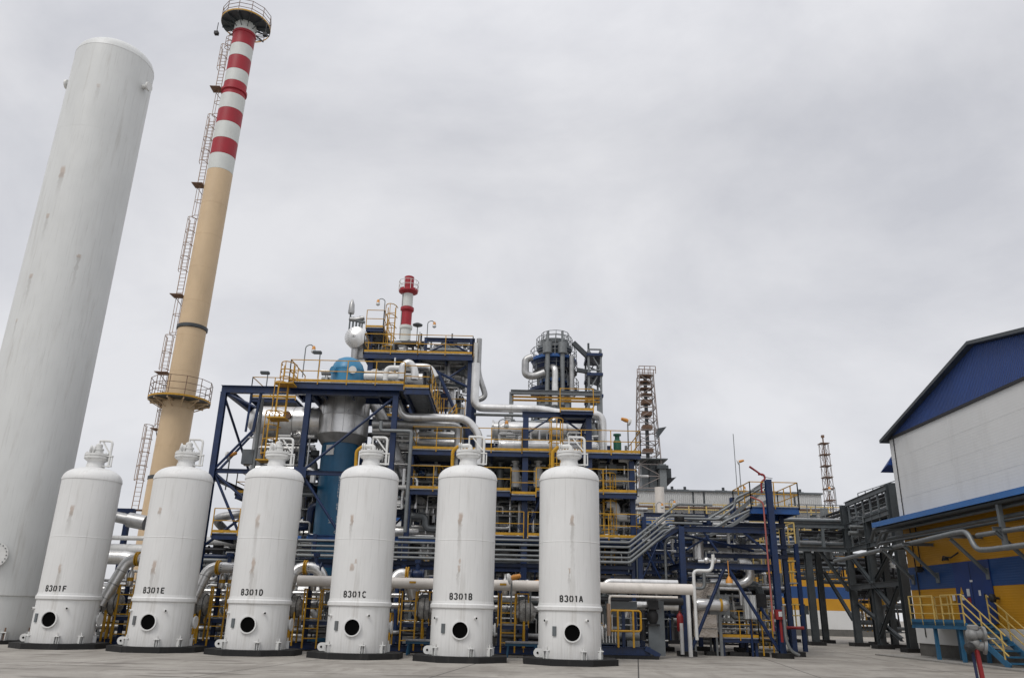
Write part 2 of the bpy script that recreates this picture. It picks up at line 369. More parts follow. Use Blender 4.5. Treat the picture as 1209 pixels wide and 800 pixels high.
# ================================================================== SETTING: ground
gm = bpy.data.materials.new('concrete_ground'); gm.use_nodes = True; t = gm.node_tree; bs = t.nodes['Principled BSDF']; k = t.links.new
geo = t.nodes.new('ShaderNodeNewGeometry')
def gn(s, d=6, sc=(1, 1, 1), ro=.6):
    a = t.nodes.new('ShaderNodeMapping'); a.inputs['Scale'].default_value = sc; k(geo.outputs['Position'], a.inputs[0])
    n = t.nodes.new('ShaderNodeTexNoise'); n.inputs['Scale'].default_value = s; n.inputs['Detail'].default_value = d; n.inputs['Roughness'].default_value = ro; k(a.outputs[0], n.inputs['Vector']); return n.outputs['Fac']
def gmap(v, a, b, c, d):
    n = t.nodes.new('ShaderNodeMapRange'); n.interpolation_type = 'SMOOTHSTEP'
    for nm, x in zip(('From Min', 'From Max', 'To Min', 'To Max'), (a, b, c, d)): n.inputs[nm].default_value = x
    k(v, n.inputs['Value']); return n.outputs[0]
def gmix(f, a, b):
    n = t.nodes.new('ShaderNodeMix'); n.data_type = 'RGBA'; k(f, n.inputs['Factor'])
    for nm, c in (('A', a), ('B', b)):
        if isinstance(c, tuple): n.inputs[nm].default_value = (*c, 1)
        else: k(c, n.inputs[nm])
    return n.outputs['Result']
cur = gmix(gmap(gn(.35, 8), .35, .65, 0, 1), (.27, .25, .22), (.385, .36, .32))
cur = gmix(gmap(gn(2.2, 9, (1, 1, 1), .7), .45, .72, 0, .65), cur, (.22, .20, .175))
cur = gmix(gmap(gn(.55, 7, (2.2, .5, 1), .68), .5, .66, 0, .55), cur, (.20, .18, .155))
cur = gmix(gmap(gn(18, 4, (1, 1, 1), .7), .5, .8, 0, .35), cur, (.22, .21, .19))
cur = gmix(gmap(gn(.9, 5, (.35, 1.6, 1), .55), .56, .66, 0, .8), cur, (.13, .115, .10))      # oil and water stains
# slab joints: 6 m x 6 m, slightly rotated
mp_ = t.nodes.new('ShaderNodeMapping'); mp_.inputs['Rotation'].default_value = (0, 0, rad(9)); k(geo.outputs['Position'], mp_.inputs[0])
br = t.nodes.new('ShaderNodeTexBrick'); br.offset = 0; br.inputs['Scale'].default_value = 1; br.inputs['Brick Width'].default_value = 5.2; br.inputs['Row Height'].default_value = 5.2; br.inputs['Mortar Size'].default_value = .022; br.inputs['Mortar Smooth'].default_value = .1
k(mp_.outputs[0], br.inputs['Vector'])
cur = gmix(br.outputs['Fac'], cur, (.06, .055, .05))
k(cur, bs.inputs['Base Color']); bs.inputs['Roughness'].default_value = .82
bp = t.nodes.new('ShaderNodeBump'); bp.inputs['Distance'].default_value = .01; k(gn(9, 8, (1, 1, 1), .7), bp.inputs['Height']); k(bp.outputs[0], bs.inputs['Normal'])
struct(B().add([(-2500, -60, 0), (2500, -60, 0), (2500, 4000, 0), (-2500, 4000, 0)], [(0, 1, 2, 3)]), 'ground', gm)

# ================================================================== the six white B301 tanks
def text_mesh(s, size, m, parent, fn, name='lettering', bold=0.0, label=None, ext=.002):
    cu = bpy.data.curves.new('t', 'FONT'); cu.body = s; cu.size = size; cu.align_x = 'CENTER'; cu.align_y = 'CENTER'; cu.offset = bold; cu.extrude = ext; cu.space_character = 1.12
    ob = bpy.data.objects.new('t', cu); COL.objects.link(ob)
    me = bpy.data.meshes.new_from_object(ob.evaluated_get(bpy.context.evaluated_depsgraph_get()))
    bpy.data.objects.remove(ob)
    b = B(); b.v = [tuple(fn(v.co)) for v in me.vertices]; b.f = [tuple(p.vertices) for p in me.polygons]
    return build(b, name, m, parent, label)
RT_ = 1.065
def arc(cx, cy, rx, ry, a0, a1, n=7): return [(cx+rx*math.cos(rad(a0+(a1-a0)*i/n)), cy+ry*math.sin(rad(a0+(a1-a0)*i/n))) for i in range(n+1)]
GL = {  # stencil strokes in a 1 x 1 cell, broken by the bridges of a stencil plate
 '0': [arc(.5, .5, .42, .42, 105, 255), arc(.5, .5, .42, .42, -75, 75)],
 '1': [[(.25, .78), (.52, .92)], [(.55, .92), (.55, .08)]],
 '3': [arc(.45, .72, .38, .2, 160, -70), arc(.45, .28, .42, .2, 75, -165)],
 'A': [[(.06, .08), (.46, .92)], [(.54, .92), (.94, .08)], [(.3, .34), (.7, .34)]],
 'B': [[(.12, .08), (.12, .92)], [(.24, .92)]+arc(.5, .71, .3, .21, 90, -80), [(.24, .08)]+arc(.5, .29, .36, .21, -90, 80), [(.26, .5), (.46, .5)]],
 'C': [arc(.55, .5, .45, .42, 45, 170), arc(.55, .5, .45, .42, -170, -45)],
 'D': [[(.12, .08), (.12, .92)], [(.26, .92)]+arc(.42, .5, .44, .42, 85, -85)+[(.26, .08)]],
 'E': [[(.14, .08), (.14, .92)], [(.27, .88), (.86, .88)], [(.27, .5), (.74, .5)], [(.27, .12), (.88, .12)]],
 'F': [[(.14, .08), (.14, .92)], [(.27, .88), (.86, .88)], [(.27, .5), (.74, .5)]]}
def stencil(word, h, w_, adv, parent, fn, th=.044):
    x0 = -adv*len(word)/2
    for i, ch in enumerate(word):
        b = B()
        for st in GL[ch]:
            for j in range(len(st)-1):
                p, q = V((x0+i*adv+st[j][0]*w_, (st[j][1]-.5)*h)), V((x0+i*adv+st[j+1][0]*w_, (st[j+1][1]-.5)*h)); d = (q-p).normalized(); n = V((-d.y, d.x))*th/2
                p = p-d*.004; q = q+d*.004
                o = [p-n, q-n, q+n, p+n]; b.add([fn(v.x, v.y) for v in o], [(0, 1, 2, 3)])
        build(b, 'stencil_character', TEXT, parent)
def b301(letter, cx, cy, yellow, stains):
    c = V((cx, cy, 0)); R = RT_
    t = thing('adsorber_tank', 'white vertical tank stencilled B301%s on a black octagonal pad' % letter, 'tank', c, 'white B301 tanks in a row')
    TM = tank_mat('tank_paint_'+letter, stains)
    pad = B(); pr_ = 1.5; pad.prism([(cx+pr_*1.08*math.cos(PI/8+PI/4*i)*1.05, cy+pr_*math.sin(PI/8+PI/4*i)) for i in range(8)], 0, .19)
    build(pad, 'base_pad', RUB, t)
    sh = B(); z0 = .14
    prof = [(R, z0), (R, 1.66), (R+.015, 1.665), (R+.055, 1.70), (R+.055, 1.80), (R+.02, 1.84), (R+.012, 1.90), (R, 1.905), (R, 3.90), (R+.007, 3.91), (R+.007, 3.925), (R, 3.935), (R, 6.08)]
    sh.lathe(c, prof+[(R-.02, 6.085)], 64); build(sh, 'shell', TM, t)
    hd = B(); hp = [(R, 6.07), (R+.018, 6.08), (R+.018, 6.14)]
    for i in range(1, 9): a = PI/2*i/9; hp.append(((R+.01)*math.cos(a)**.8 if i else R, 6.14+.5*math.sin(a)))
    hd.lathe(c, [(R-.02, 6.07)]+hp[1:]+[(.3, 6.64)], 64); build(hd, 'domed_head', TM, t)
    nk = B(); nk.lathe(c, [(.34, 6.5), (.34, 6.72), (.31, 6.8), (.31, 6.88), (.33, 6.89), (.42, 6.95), (.42, 7.01)], 32); build(nk, 'neck', TM, t)
    fl = B(); fl.lathe(c, [(.42, 6.98), (.46, 6.99), (.46, 7.07), (.43, 7.075), (.43, 7.09), (.46, 7.095), (.46, 7.18), (.2, 7.2)], 32); fb = build(fl, 'flange', WHT, t)
    bo = B()
    for i in range(20):
        a = 2*PI*i/20; p = c+V((math.cos(a)*.41, math.sin(a)*.41, 0)); bo.cyl(p+V((0, 0, 6.94)), p+V((0, 0, 7.24)), .02, 6)
    build(bo, 'bolt_ring', WHT, fb)
    if yellow:
        el = B(); el.tube([c+V((.05, 0, 7.16)), c+V((.05, 0, 7.4)), c+V((-.38, .0, 7.36))], .085, 14, .2); el.lathe(c+V((-.27, .0, 7.37)), [(.13, 0), (.13, -.04)], 14, V((1, 0, 0))); el.lathe(c+V((-.34, .0, 7.365)), [(.13, 0), (.13, -.04)], 14, V((1, 0, 0)))
        build(el, 'outlet_elbow', WHT, t)
        yp = B(); yp.tube([c+V((-.38, .0, 7.36)), c+V((-.6, .06, 7.22)), c+V((-.6, .25, 6.3))], .066, 14, .2); build(yp, 'vent_pipe', YEL, t)
    else:
        cn = B(); cn.lathe(c+V((.0, 0, 7.15)), [(.17, 0), (.17, .18), (.2, .2), (.2, .25), (.13, .27), (.13, .42), (.08, .46)], 16)
        cn.lathe(c+V((-.1, -.1, 7.35)), [(.13, 0), (.13, .12), (.17, .13), (.17, .18)], 14, V((-.9, -.5, .1))); build(cn, 'capped_nozzle', WHT, t)
    st_ = B(); st_.cyl(c+V((.0, 0, 7.2)), c+V((.0, 0, 7.75)), .03, 8); build(st_, 'lifting_rod', WHT, t)
    dv = B(); a0 = c+V((.56, -.1, 6.66))
    dv.tube([a0, a0+V((0, 0, 1.05)), a0+V((-.56, .1, 1.07))], .045, 10, .15); dv.bar(a0+V((-.04, 0, .55)), a0+V((-.42, .08, 1.03)), .045)
    dv.box(a0.x-.16, a0.x+.12, a0.y-.05, a0.y+.05, a0.z+.42, a0.z+.46); dv.box(a0.x-.25, a0.x+.12, a0.y-.05, a0.y+.05, a0.z+.02, a0.z+.06); dv.bar(a0+V((.1, 0, .04)), a0+V((.1, 0, .44)), .04)
    build(dv, 'davit_arm', WHT, t)
    # manhole and small nozzles on the front
    mh = B(); mz = 1.0; f = V((0, -1, 0)); p = c+V((0, -R+.06, mz))
    n = 36; ro, ri, d = .295, .255, .13
    vs_ = []; 
    for rr, dd in ((ro, 0), (ro, d), (ri, d), (ri, .045)):
        vs_ += [p+V((math.cos(2*PI*i/n)*rr, -dd, math.sin(2*PI*i/n)*rr)) for i in range(n)]
    fs = [(k_*n+i, k_*n+(i+1) % n, (k_+1)*n+(i+1) % n, (k_+1)*n+i) for k_ in range(3) for i in range(n)]
    mh.add(vs_, fs); mo = build(mh, 'manhole_ring', TM, t)
    vd = B(); vd.lathe(p+V((0, -.066, 0)), [(ri-.001, 0), (ri-.001, .012)], n, V((0, -1, 0))); build(vd, 'opening_shade_disc', HOLE_SHADE, mo)  # black disc paints the unlit inside of the manhole; the shell stays closed
    for ang, r_, z_ in ((-22, .05, 1.36), (27, .045, 1.38), (-70, .05, 1.36)):
        q = c+V((math.sin(rad(ang))*(R-.02), -math.cos(rad(ang))*(R-.02), z_)); dr = V((math.sin(rad(ang)), -math.cos(rad(ang)), 0))
        if ang == -22: q = c+V((math.sin(rad(-50))*(R-.02), -math.cos(rad(-50))*(R-.02), z_)); dr = V((math.sin(rad(-50)), -math.cos(rad(-50)), 0))
        if ang == -70: continue
        nb = B(); nb.tube([q, q+dr*.12], r_, 14); no = build(nb, 'nozzle', WHT, t); vb = B(); vb.tube([q+dr*.1, q+dr*.122], r_*.72, 14); build(vb, 'bore_shade_disc', HOLE_SHADE, no)  # bore is a black end disc, its inner shade put into the colour
    a = rad(-32); dr = V((math.sin(a), -math.cos(a), 0)); q = c+dr*(R+.02)+V((0, 0, 1.04))
    pb = B(); pb.bar(q-V((0, 0, .15)), q+V((0, 0, .15)), .13, .05, up=dr); build(pb, 'name_plate', MGREY, t)
    # lug and anchor chairs
    lg = B(); a = rad(-62); dr = V((math.sin(a), -math.cos(a), 0)); q = c+dr*(R+.02)
    side = V((0, 0, 1)); b0 = q+V((-.0, 0, .36)); lv = []
    for i in range(20): u = 2*PI*i/20; lv.append(q+V((-.15+math.cos(u)*.135, -.02, .35+math.sin(u)*.135)))
    lg.add(lv+[v+V((0, .05, 0)) for v in lv], [(i, (i+1) % 20, (i+1) % 20+20, i+20) for i in range(20)]+[tuple(range(20)), tuple(range(20, 40))[::-1]])
    lg.box(q.x-.15, q.x+.06, q.y-.015, q.y+.025, .215, .485); lo = build(lg, 'lifting_lug', WHT, t)
    hb = B(); hb.lathe(q+V((-.15, -.018, .35)), [(.035, 0), (.035, .02)], 14, V((0, -1, 0))); build(hb, 'lug_shade_disc', HOLE_SHADE, lo)  # small black disc painted as the dark of the lug's eye
    for ang in (-48, 20, 62, 110, -110):
        a = rad(ang); dr = V((math.sin(a), -math.cos(a), 0)); q = c+dr*(R+.05); sd_ = V((dr.y, -dr.x, 0))
        ch = B(); ch.bar(q+sd_*.07+V((0, 0, .14)), q+sd_*.07+V((0, 0, .42)), .02, .11, up=dr); ch.bar(q-sd_*.07+V((0, 0, .14)), q-sd_*.07+V((0, 0, .42)), .02, .11, up=dr)
        ch.box(q.x-.1, q.x+.1, q.y-.07, q.y+.07, .42, .45); ao = build(ch, 'anchor_chair', WHT, t)
        bb = B(); bb.cyl(q+V((0, 0, .15)), q+V((0, 0, .56)), .025, 8); build(bb, 'anchor_bolt', WHT, ao)
    # flanged side manway on the right flank
    sm = B(); q = c+V((R-.06, .32, 1.0)); sm.lathe(q, [(.17, 0), (.17, .1), (.22, .105), (.22, .15)], 24, V((1, 0, 0))); build(sm, 'side_manway', WHT, t)
    # stencil
    zt = 2.06
    def wrap(x, y, o=0.): a = x/R; return c+V((math.sin(a)*(R+.004+o), -math.cos(a)*(R+.004+o), zt+y))
    stencil('B301'+letter, .22, .122, .164, t, wrap)
TX = {'A': (672.5, 28.4), 'B': (545.5, 28.7), 'C': (423, 29.2), 'D': (304, 29.8), 'E': (190, 30.4), 'F': (76, 31.1)}
ST = {'A': [(.03, 4.62, .07, .2, 2.2, .8), (-.1, 2.95, .04, .1, .9, .75)],
      'B': [(-.15, 4.6, .09, .24, 1.9, .85), (-.12, 3.2, .05, .1, 0, .7), (-.14, 2.95, .05, .14, 1., .7)],
      'C': [(-.35, 4.55, .06, .2, 1., .85), (-.2, 2.95, .07, .14, .2, .7), (-.08, 3.15, .05, .09, 0, .6)],
      'D': [(-.12, 4.5, .09, .26, 2.2, .6), (-.1, 2.95, .07, .3, 1.9, .75)],
      'E': [(-.28, 4.85, .06, .14, .3, .7), (-.15, 2.85, .08, .26, 1.8, .8)],
      'F': [(.0, 4.85, .1, .22, 1.2, .75), (.0, 2.75, .07, .18, 1.4, .65)]}
TC = {}
for l_, (px, Yc) in TX.items():
    p = at(px, 735, Yc); TC[l_] = p; b301(l_, p.x, Yc, l_ in 'ABC', ST[l_])

# ================================================================== tall white column at far left
c = V((-21.05, 34.0, 0)); R = 1.86; H = 29.6
t = thing('tall_white_column', 'very tall plain white column rising out of the left edge of the picture', 'tank', c)
TM = tank_mat('tall_column_paint', [(-.2, 20.6, .15, .35, 1.7, .7), (-.4, 18.3, .1, .15, 1.6, .65), (1.2, 16.5, .07, .1, 2.4, .7), (-.5, 15.3, .1, .13, 2.2, .65), (-.7, 13.2, .07, .1, 1.2, .55), (.5, 25.5, .1, .12, 1.5, .4)], base=(.68, .69, .675))
prof = [(R, .14)]
for z in (2.0, 4.9, 7.6, 10.4, 13.2, 16.0, 18.9, 21.8): pass
prof.insert(1, (R, 1.75)); prof.insert(2, (R+.05, 1.8)); prof.insert(3, (R+.05, 1.92))
prof = sorted(prof, key=lambda p: p[1])
build(B().lathe(c, prof+[(R, 28.0), (R-.02, 28.02)], 72), 'shell', TM, t)
for z in (4.9, 7.9, 10.9, 13.9, 16.9, 20.0, 23.2): build(B().lathe(c, [(R-.02, z), (R+.012, z+.001), (R+.012, z+.035), (R-.02, z+.036)], 72), 'weld_seam', TM, t)
hp = [(R-.02, 27.98), (R+.01, 28.0)]+[((R)*math.cos(PI/2*i/9)**.75, 28.02+.95*math.sin(PI/2*i/9)) for i in range(1, 9)]+[(.05, 28.98)]
build(B().lathe(c, hp, 72), 'domed_head', TM, t)
build(B().prism([(c.x+2.35*math.cos(PI/8+PI/4*i), c.y+2.35*math.sin(PI/8+PI/4*i)) for i in range(8)], 0, .14), 'base_pad', RUB, t)
for s, dr in ((-1, V((-1, -.1, 0))), (1, V((1, -.15, 0)))):
    q = c+dr.normalized()*(R-.05)+V((0, 0, 26.7 if s < 0 else 26.6)); build(B().lathe(q, [(.13, 0), (.13, .3), (.24, .31), (.24, .4)], 18, dr), 'trunnion', WHT, t)
dr = V((.4, -1, 0)).normalized(); q = c+dr*(R-.05)+V((0, 0, 3.3))
mo = build(B().lathe(q, [(.42, 0), (.42, .16), (.5, .17), (.5, .26)], 32, dr), 'manway', WHT, t)
bo = B(); x_, y_ = frame_of(dr)
for i in range(20): a = 2*PI*i/20; p = q+dr*.25+(x_*math.cos(a)+y_*math.sin(a))*.44; bo.cyl(p, p+dr*.04, .025, 6)
build(bo, 'bolt_ring', MGREY, mo)
for ang in (20, 50, 80, -10):
    a = rad(ang); d2 = V((math.sin(a), -math.cos(a), 0)); q = c+d2*(R+.07)
    b = B(); b.cbox((q.x, q.y, .43), .22, .2, .04)
    for s in (-1, 1): b.cbox((q.x+s*.08, q.y, .28), .03, .16, .28)
    ao = build(b, 'anchor_chair', WHT, t); build(B().cyl(q+V((0, 0, .15)), q+V((0, 0, .6)), .03, 8), 'anchor_bolt', RUST, ao)

# ================================================================== chimney
c = V((-26.3, 60, 0)); t = thing('striped_chimney', 'tall beige chimney with red and white bands at its top', 'chimney', c)
def zc(py, px): return at(px, py, 60).z
def band(z0, z1, r, m, nm, lab=None): build(B().lathe(c, [(r-.05, z0), (r, z0+.01), (r, z1-.01), (r-.05, z1)], 48), nm, m, t, lab)
zz = {k_: zc(*v) for k_, v in dict(plat=(474, 204), ring2=(388, 222), beige=(205, 253), w1=(187, 257), r1=(169, 262), w2=(150, 266), r2=(134, 269), w3=(117, 273), ring=(110, 274), r3=(101.5, 277), w4=(88, 279), r4=(72, 282), w5=(58, 285), r5=(43, 288), top=(30, 291), ring3=(565, 178)).items()}
band(0, zz['ring3'], 1.24, BEIGE, 'shaft_section'); band(zz['ring3'], zz['plat'], 1.18, BEIGE, 'shaft_section'); band(zz['plat'], zz['ring2'], 1.1, BEIGE, 'shaft_section'); band(zz['ring2'], zz['beige'], 1.07, BEIGE, 'shaft_section')
seq = ['beige', 'w1', 'r1', 'w2', 'r2', 'w3', 'r3', 'w4', 'r4', 'w5', 'r5', 'top']
for i in range(len(seq)-1):
    b0, b1 = zz[seq[i]], zz[seq[i+1]]; isw = i % 2 == 0; r = 1.07 if zz[seq[i]] < zz['w3'] else 1.0
    band(b0+.002, b1, r, SWHT if isw else SRED, 'white_band' if isw else 'red_band')
for zr, r in ((zz['ring'], 1.13), (zz['ring2'], 1.2), (zz['ring3'], 1.28), (zz['r5'], 1.06)): build(B().lathe(c, [(r-.12, zr-.18), (r, zr-.12), (r, zr+.12), (r-.12, zr+.18)], 40), 'stiffening_ring', DGREY if zr < zz['w1'] else SRED, t)
# the weld seams, fine
for z in range(4, int(zz['beige']), 3): r = 1.24 if z < zz['ring3'] else 1.18 if z < zz['plat'] else 1.1 if z < zz['ring2'] else 1.07; build(B().lathe(c, [(r-.03, z-.03), (r+.008, z-.02), (r+.008, z+.02), (r-.03, z+.03)], 40), 'weld_seam', BEIGE, t)

def ringplat(z, ri, ro, rail_m, deck_m, h=1.2, nb=16, a0=0, a1=360):
    db = B(); n_ = 36
    for i in range(n_):
        u, v_ = rad(a0+(a1-a0)*i/n_), rad(a0+(a1-a0)*(i+1)/n_)
        P = [(ri*math.cos(u), ri*math.sin(u)), (ro*math.cos(u), ro*math.sin(u)), (ro*math.cos(v_), ro*math.sin(v_)), (ri*math.cos(v_), ri*math.sin(v_))]
        db.prism([(c.x+x, c.y+y) for x, y in P], z-.06, z)
    build(db, 'platform_deck', deck_m, t)
    b = B()
    for i in range(nb): a = 2*PI*i/nb; d = V((math.cos(a), math.sin(a), 0)); b.bar(c+d*(ri-.05)+V((0, 0, z-.7)), c+d*(ro-.1)+V((0, 0, z-.12)), .05, .07); b.bar(c+d*ri+V((0, 0, z-.13)), c+d*ro+V((0, 0, z-.13)), .07, .14)
    build(b, 'platform_brackets', BEIGE if z < 25 else DGREY, t)
    pts = [c+V((math.cos(2*PI*i/nb)*ro, math.sin(2*PI*i/nb)*ro, z)) for i in range(nb)]
    build(rail_mesh(pts, h, 9, True, .022, 3), 'platform_railing', rail_m, t)
    b = B().lathe(c, [(ro+.005, z), (ro+.03, z), (ro+.03, z+.14), (ro+.005, z+.14)], 40, hollow=True); build(b, 'platform_toe_board', YEL, t)
ringplat(zz['plat'], 1.1, 2.3, RUST, DGREY, 1.6, 12)
ringplat(zz['top']-.15, 1.0, 2.2, RUST, DGREY, 1.25, 12, 160, 385)
build(B().lathe(c, [(1.0, zz['top']), (1.0, zz['top']+.7), (.85, zz['top']+1.05), (.5, zz['top']+1.3), (.05, zz['top']+1.4)], 32), 'cap', SRED, t)
for a in (-160, -20):
    d = V((math.cos(rad(a)), math.sin(rad(a)), 0)); p = c+d*2.4+V((0, 0, zz['top']-.5)); b = B(); b.bar(p, p-V((0, 0, 1.0)), .05); b.cbox(p-V((0, 0, 1.2)), .35, .35, .3); build(b, 'obstruction_light', DARKEQ, t)
def zl(py): return at(215, py, 60).z
lad = V((-1, 0, 0))
segs = [((58, 263), (107, 256), 1.9, 1), ((107, 258), (140, 250), 1.3, 0), ((140, 246), (220, 232), 1.9, 1), ((220, 234), (260, 224), 1.4, 0), ((260, 218), (350, 204), 1.95, 1), ((350, 206), (398, 195), 1.45, 0), ((398, 191), (441, 184), 2.0, 1), ((441, 190), (470, 184), 1.5, 0), ((470, 186), (507, 176), 1.5, 1), ((503, 170), (602, 157), 2.3, 1), ((45, 270), (60, 266), 1.3, 0)]
for (p1, p0, off, cage) in segs:
    off -= .38
    z1, z0 = zc(p1[0], p1[1]), zc(p0[0], p0[1])
    build(ladder_mesh(c+V((-off, 0, z0)), c+V((-off, 0, z1)), .5, True, V((0, -1, 0)) if cage else V((-1, 0, 0)), 1.0 if cage else 1.6, .024), 'caged_ladder', CHRUST, t)
    if cage: b = B(); b.box(c.x-off-.5, c.x-1.1, c.y-.7, c.y+.3, z0-.05, z0); b.bar(c+V((-off-.3, 0, z0-.05)), c+V((-1.15, 0, z0-.9)), .05); build(b, 'rest_platform', RUST, t)

t.rotation_euler = (0, rad(.6), 0)     # the old stack stands a trifle out of plumb
# ================================================================== left blue steel frame (around the blue reactor)
X1, X2, X3 = -14.0, -9.85, -5.6; YF, YB = 37.0, 43.5; ZT = 11.7
def columns(t, pts, z0, z1, m=BLUE, w_=.26, pads=True):
    for x, y in pts:
        build(B().ibeam((x, y, z0), (x, y, z1), w_, w_, V((0, 1, 0))), 'column', m, t)
def brace(t, a, b, m=BLUE, w_=.13, nm='brace'): build(B().tube([a, b], w_/2, 8) if nm == 'brace' else B().ibeam(a, b, w_, w_), nm, m, t)
t = thing('blue_steel_frame', 'tall blue steel frame with cross braces carrying a railed deck around the blue reactor', 'steel frame', (X1, YF, 0))
columns(t, [(X1, YF), (X2, YF), (X3, YF), (X1, YB), (X2, YB), (X3, YB)], 0, ZT-.3)
for y in (YF, YB): build(B().ibeam((X1-.15, y, ZT-.12), (X3+.15, y, ZT-.12), .26, .36), 'beam', BLUE, t); build(B().ibeam((X1+.14, y, 7.6), (X3-.14, y, 7.6), .16, .2), 'beam', BLUE, t)
for x in (X1, X2, X3): build(B().ibeam((x, YF+.2, ZT-.12), (x, YB-.2, ZT-.12), .22, .3), 'beam', BLUE, t); build(B().ibeam((x, YF+.14, 7.3), (x, YB-.14, 7.3), .16, .2), 'beam', BLUE, t)
nodeA = V((X1, YF, 7.6)); nodeB = V((X2, YF, 7.6))
xm = -12.35
brace(t, nodeA, V((xm, YF+.02, 9.6))); brace(t, V((xm, YF, 9.5)), V((xm+.15, YF, ZT-.3)), w_=.16); brace(t, V((xm-.35, YF, 9.5)), V((xm-.3, YF, ZT-.3)), w_=.12)
brace(t, V((X1+.1, YF, ZT-.3)), V((xm, YF, 10.7)))
brace(t, V((X1+.1, YF+.03, 7.5)), V((-12.3, YF+.03, 6.3))); brace(t, V((X1+.1, YF+.06, 7.45)), V((-12.2, YF+.06, 4.4)))
brace(t, nodeB+V((.1, 0, .1)), V((X3-.1, YF, ZT-.35))); brace(t, nodeB+V((.1, .03, -.1)), V((-7.5, YF+.03, 4.5)))
brace(t, V((X1+.1, YF+.1, 4.2)), V((X2-.1, YF+.1, 7.5))); brace(t, V((X1, YF+.2, 7.4)), V((X1, YB-.2, ZT-.4))); brace(t, V((X1, YF+.2, ZT-.5)), V((X1, YB-.2, 7.8)))
build(B().box(nodeB.x-.3, nodeB.x+.3, YF-.16, YF-.135, 7.35, 7.85), 'gusset_plate', BLUE, t)
DZ = 11.9
add_deck(t, -10.8, -5.2, YF-.4, YF+2.4, DZ+.05, 'fl', fr=.3)
add_deck(t, -5.19, -3.95, YF-.4, YB, DZ-.12, 'fr', fr=.3)
add_deck(t, X1+.2, X1+2.6, YF+3.2, YB, ZT+.35, 'fl', fr=.2)
add_deck(t, -13.6, -11.4, YF-.2+2.5, YB, 6.9, 'fl', fr=.25)
add_deck(t, -13.6, -11.2, YF-.1, YB-3, 4.75, 'fr', fr=.25)
pbf = at(330, 470, 37.6)
for (xa, za, zb, fx) in ((at(332, 476, 36.5).x, 10.0, at(332, 454, 36.5).z, 0), (at(320, 520, 36.5).x, 8.0, 10.3, 0), (at(341, 441, 36.5).x, at(341, 453, 36.5).z-.1, at(341, 431, 36.5).z, 0)):
    build(ladder_mesh((xa, YF-.45, za), (xa, YF-.45, zb), .5, True, V((0, -1, 0)), .6, .024), 'caged_ladder', YEL, t)
    build(B().box(xa-.4, xa+.45, YF-1.2, YF-.42, za-.06, za), 'rest_platform', YEL, t)

# the blue reactor with its bright cladding collar
c = V((-8.7, 39.9, 0)); t = thing('reactor_vessel', 'tall dark blue reactor column with a shiny silver collar and a bright blue domed head', 'reactor', c)
build(B().lathe(c, [(.95, 0), (.95, 4.6), (1.0, 4.62), (1.0, 4.9), (.95, 4.92), (.95, 9.6)], 48), 'shell', VBLUE, t)
build(B().lathe(c, [(.96, 9.5), (1.0, 9.51), (1.3, 9.93), (1.28, 9.95)], 48), 'collar_cone', DSIL, t)
build(B().lathe(c, [(1.29, 9.94), (1.31, 9.96), (1.31, 10.9), (1.33, 10.92), (1.33, 10.95), (1.31, 10.97), (1.31, 12.0), (1.1, 12.2), (.9, 12.25)], 48), 'cladding_collar', SIL, t)
sb = B()
for i in range(14): a = 2*PI*i/14; d = V((math.cos(a), math.sin(a), 0)); sb.bar(c+d*1.315+V((0, 0, 10.0)), c+d*1.315+V((0, 0, 12.0)), .02, .02)
build(sb, 'cladding_seams', DSIL, t)
build(B().lathe(c, [(.86, 11.9), (.86, 13.45), (.88, 13.46), (.88, 13.5), (.85, 13.6), (.76, 13.85), (.58, 14.08), (.34, 14.2), (.05, 14.25)], 40), 'domed_head', DOMEB, t)
for a in (-35, 25, 200): d = V((math.sin(rad(a)), -math.cos(rad(a)), 0)); build(B().lathe(c+d*.8+V((0, 0, 13.3)), [(.13, 0), (.13, .2), (.2, .21), (.2, .3)], 16, d), 'nozzle', DOMEB if a != 25 else WHT, t)
d = V((-.35, -1, 0)).normalized(); build(B().bar(c+d*.97+V((0, 0, 8.85)), c+d*.97+V((0, 0, 9.35)), .42, .06, up=d), 'access_plate', WHT, t)
def vtxt(co): a = rad(22)+(-co.y)/.95; zq = 6.4+co.x; return c+V((math.sin(a)*(.956+co.z), -math.cos(a)*(.956+co.z), zq))
text_mesh('С.Троп   ОВ   СТРОИТ', .24, SIGNW, t, vtxt, 'vessel_lettering')
def vtx2(co): a = rad(2)+(-co.y)/.95; zq = 5.65+co.x; return c+V((math.sin(a)*(.956+co.z), -math.cos(a)*(.956+co.z), zq))
text_mesh('НТ', .22, SIGNW, t, vtx2, 'vessel_lettering')

# silver horizontal duct into the collar
cz = 10.62; xa, xb = -12.9, -9.8; Yd = 39.6
pr_d = .78; t = thing('clad_duct', 'fat silver clad duct with rounded end lying left of the reactor collar', 'duct', (xa, Yd, cz-pr_d))
build(B().lathe((xa, Yd, cz), [(.05, -.62), (.35, -.58), (.6, -.38), (.73, -.15), (pr_d, 0), (pr_d, 3.2)], 36, V((1, 0, 0))), 'duct_shell', SIL, t)
sb = B()
for xx in (.0, .9, 1.8, 2.7): sb.lathe((xa+xx, Yd, cz), [(pr_d-.02, 0), (pr_d+.015, .005), (pr_d+.015, .045), (pr_d-.02, .05)], 36, V((1, 0, 0)))
build(sb, 'cladding_seams', DSIL, t)
build(B().lathe((xa+1.6, Yd-.74, cz+.15), [(.13, 0), (.13, .1), (.2, .11), (.2, .2)], 14, V((0, -1, 0))), 'rusty_nozzle', RUST, t)
build(B().tube([(xa+.1, Yd, cz-.3), (xa+.1, Yd, 7.6)], .34, 20), 'down_leg', DSIL, t)
pipe('grey lifting post standing in front of the fat silver duct', [(310, 470, 37.6), (303, 560, 37.6)], .09, GREY, bands=0)
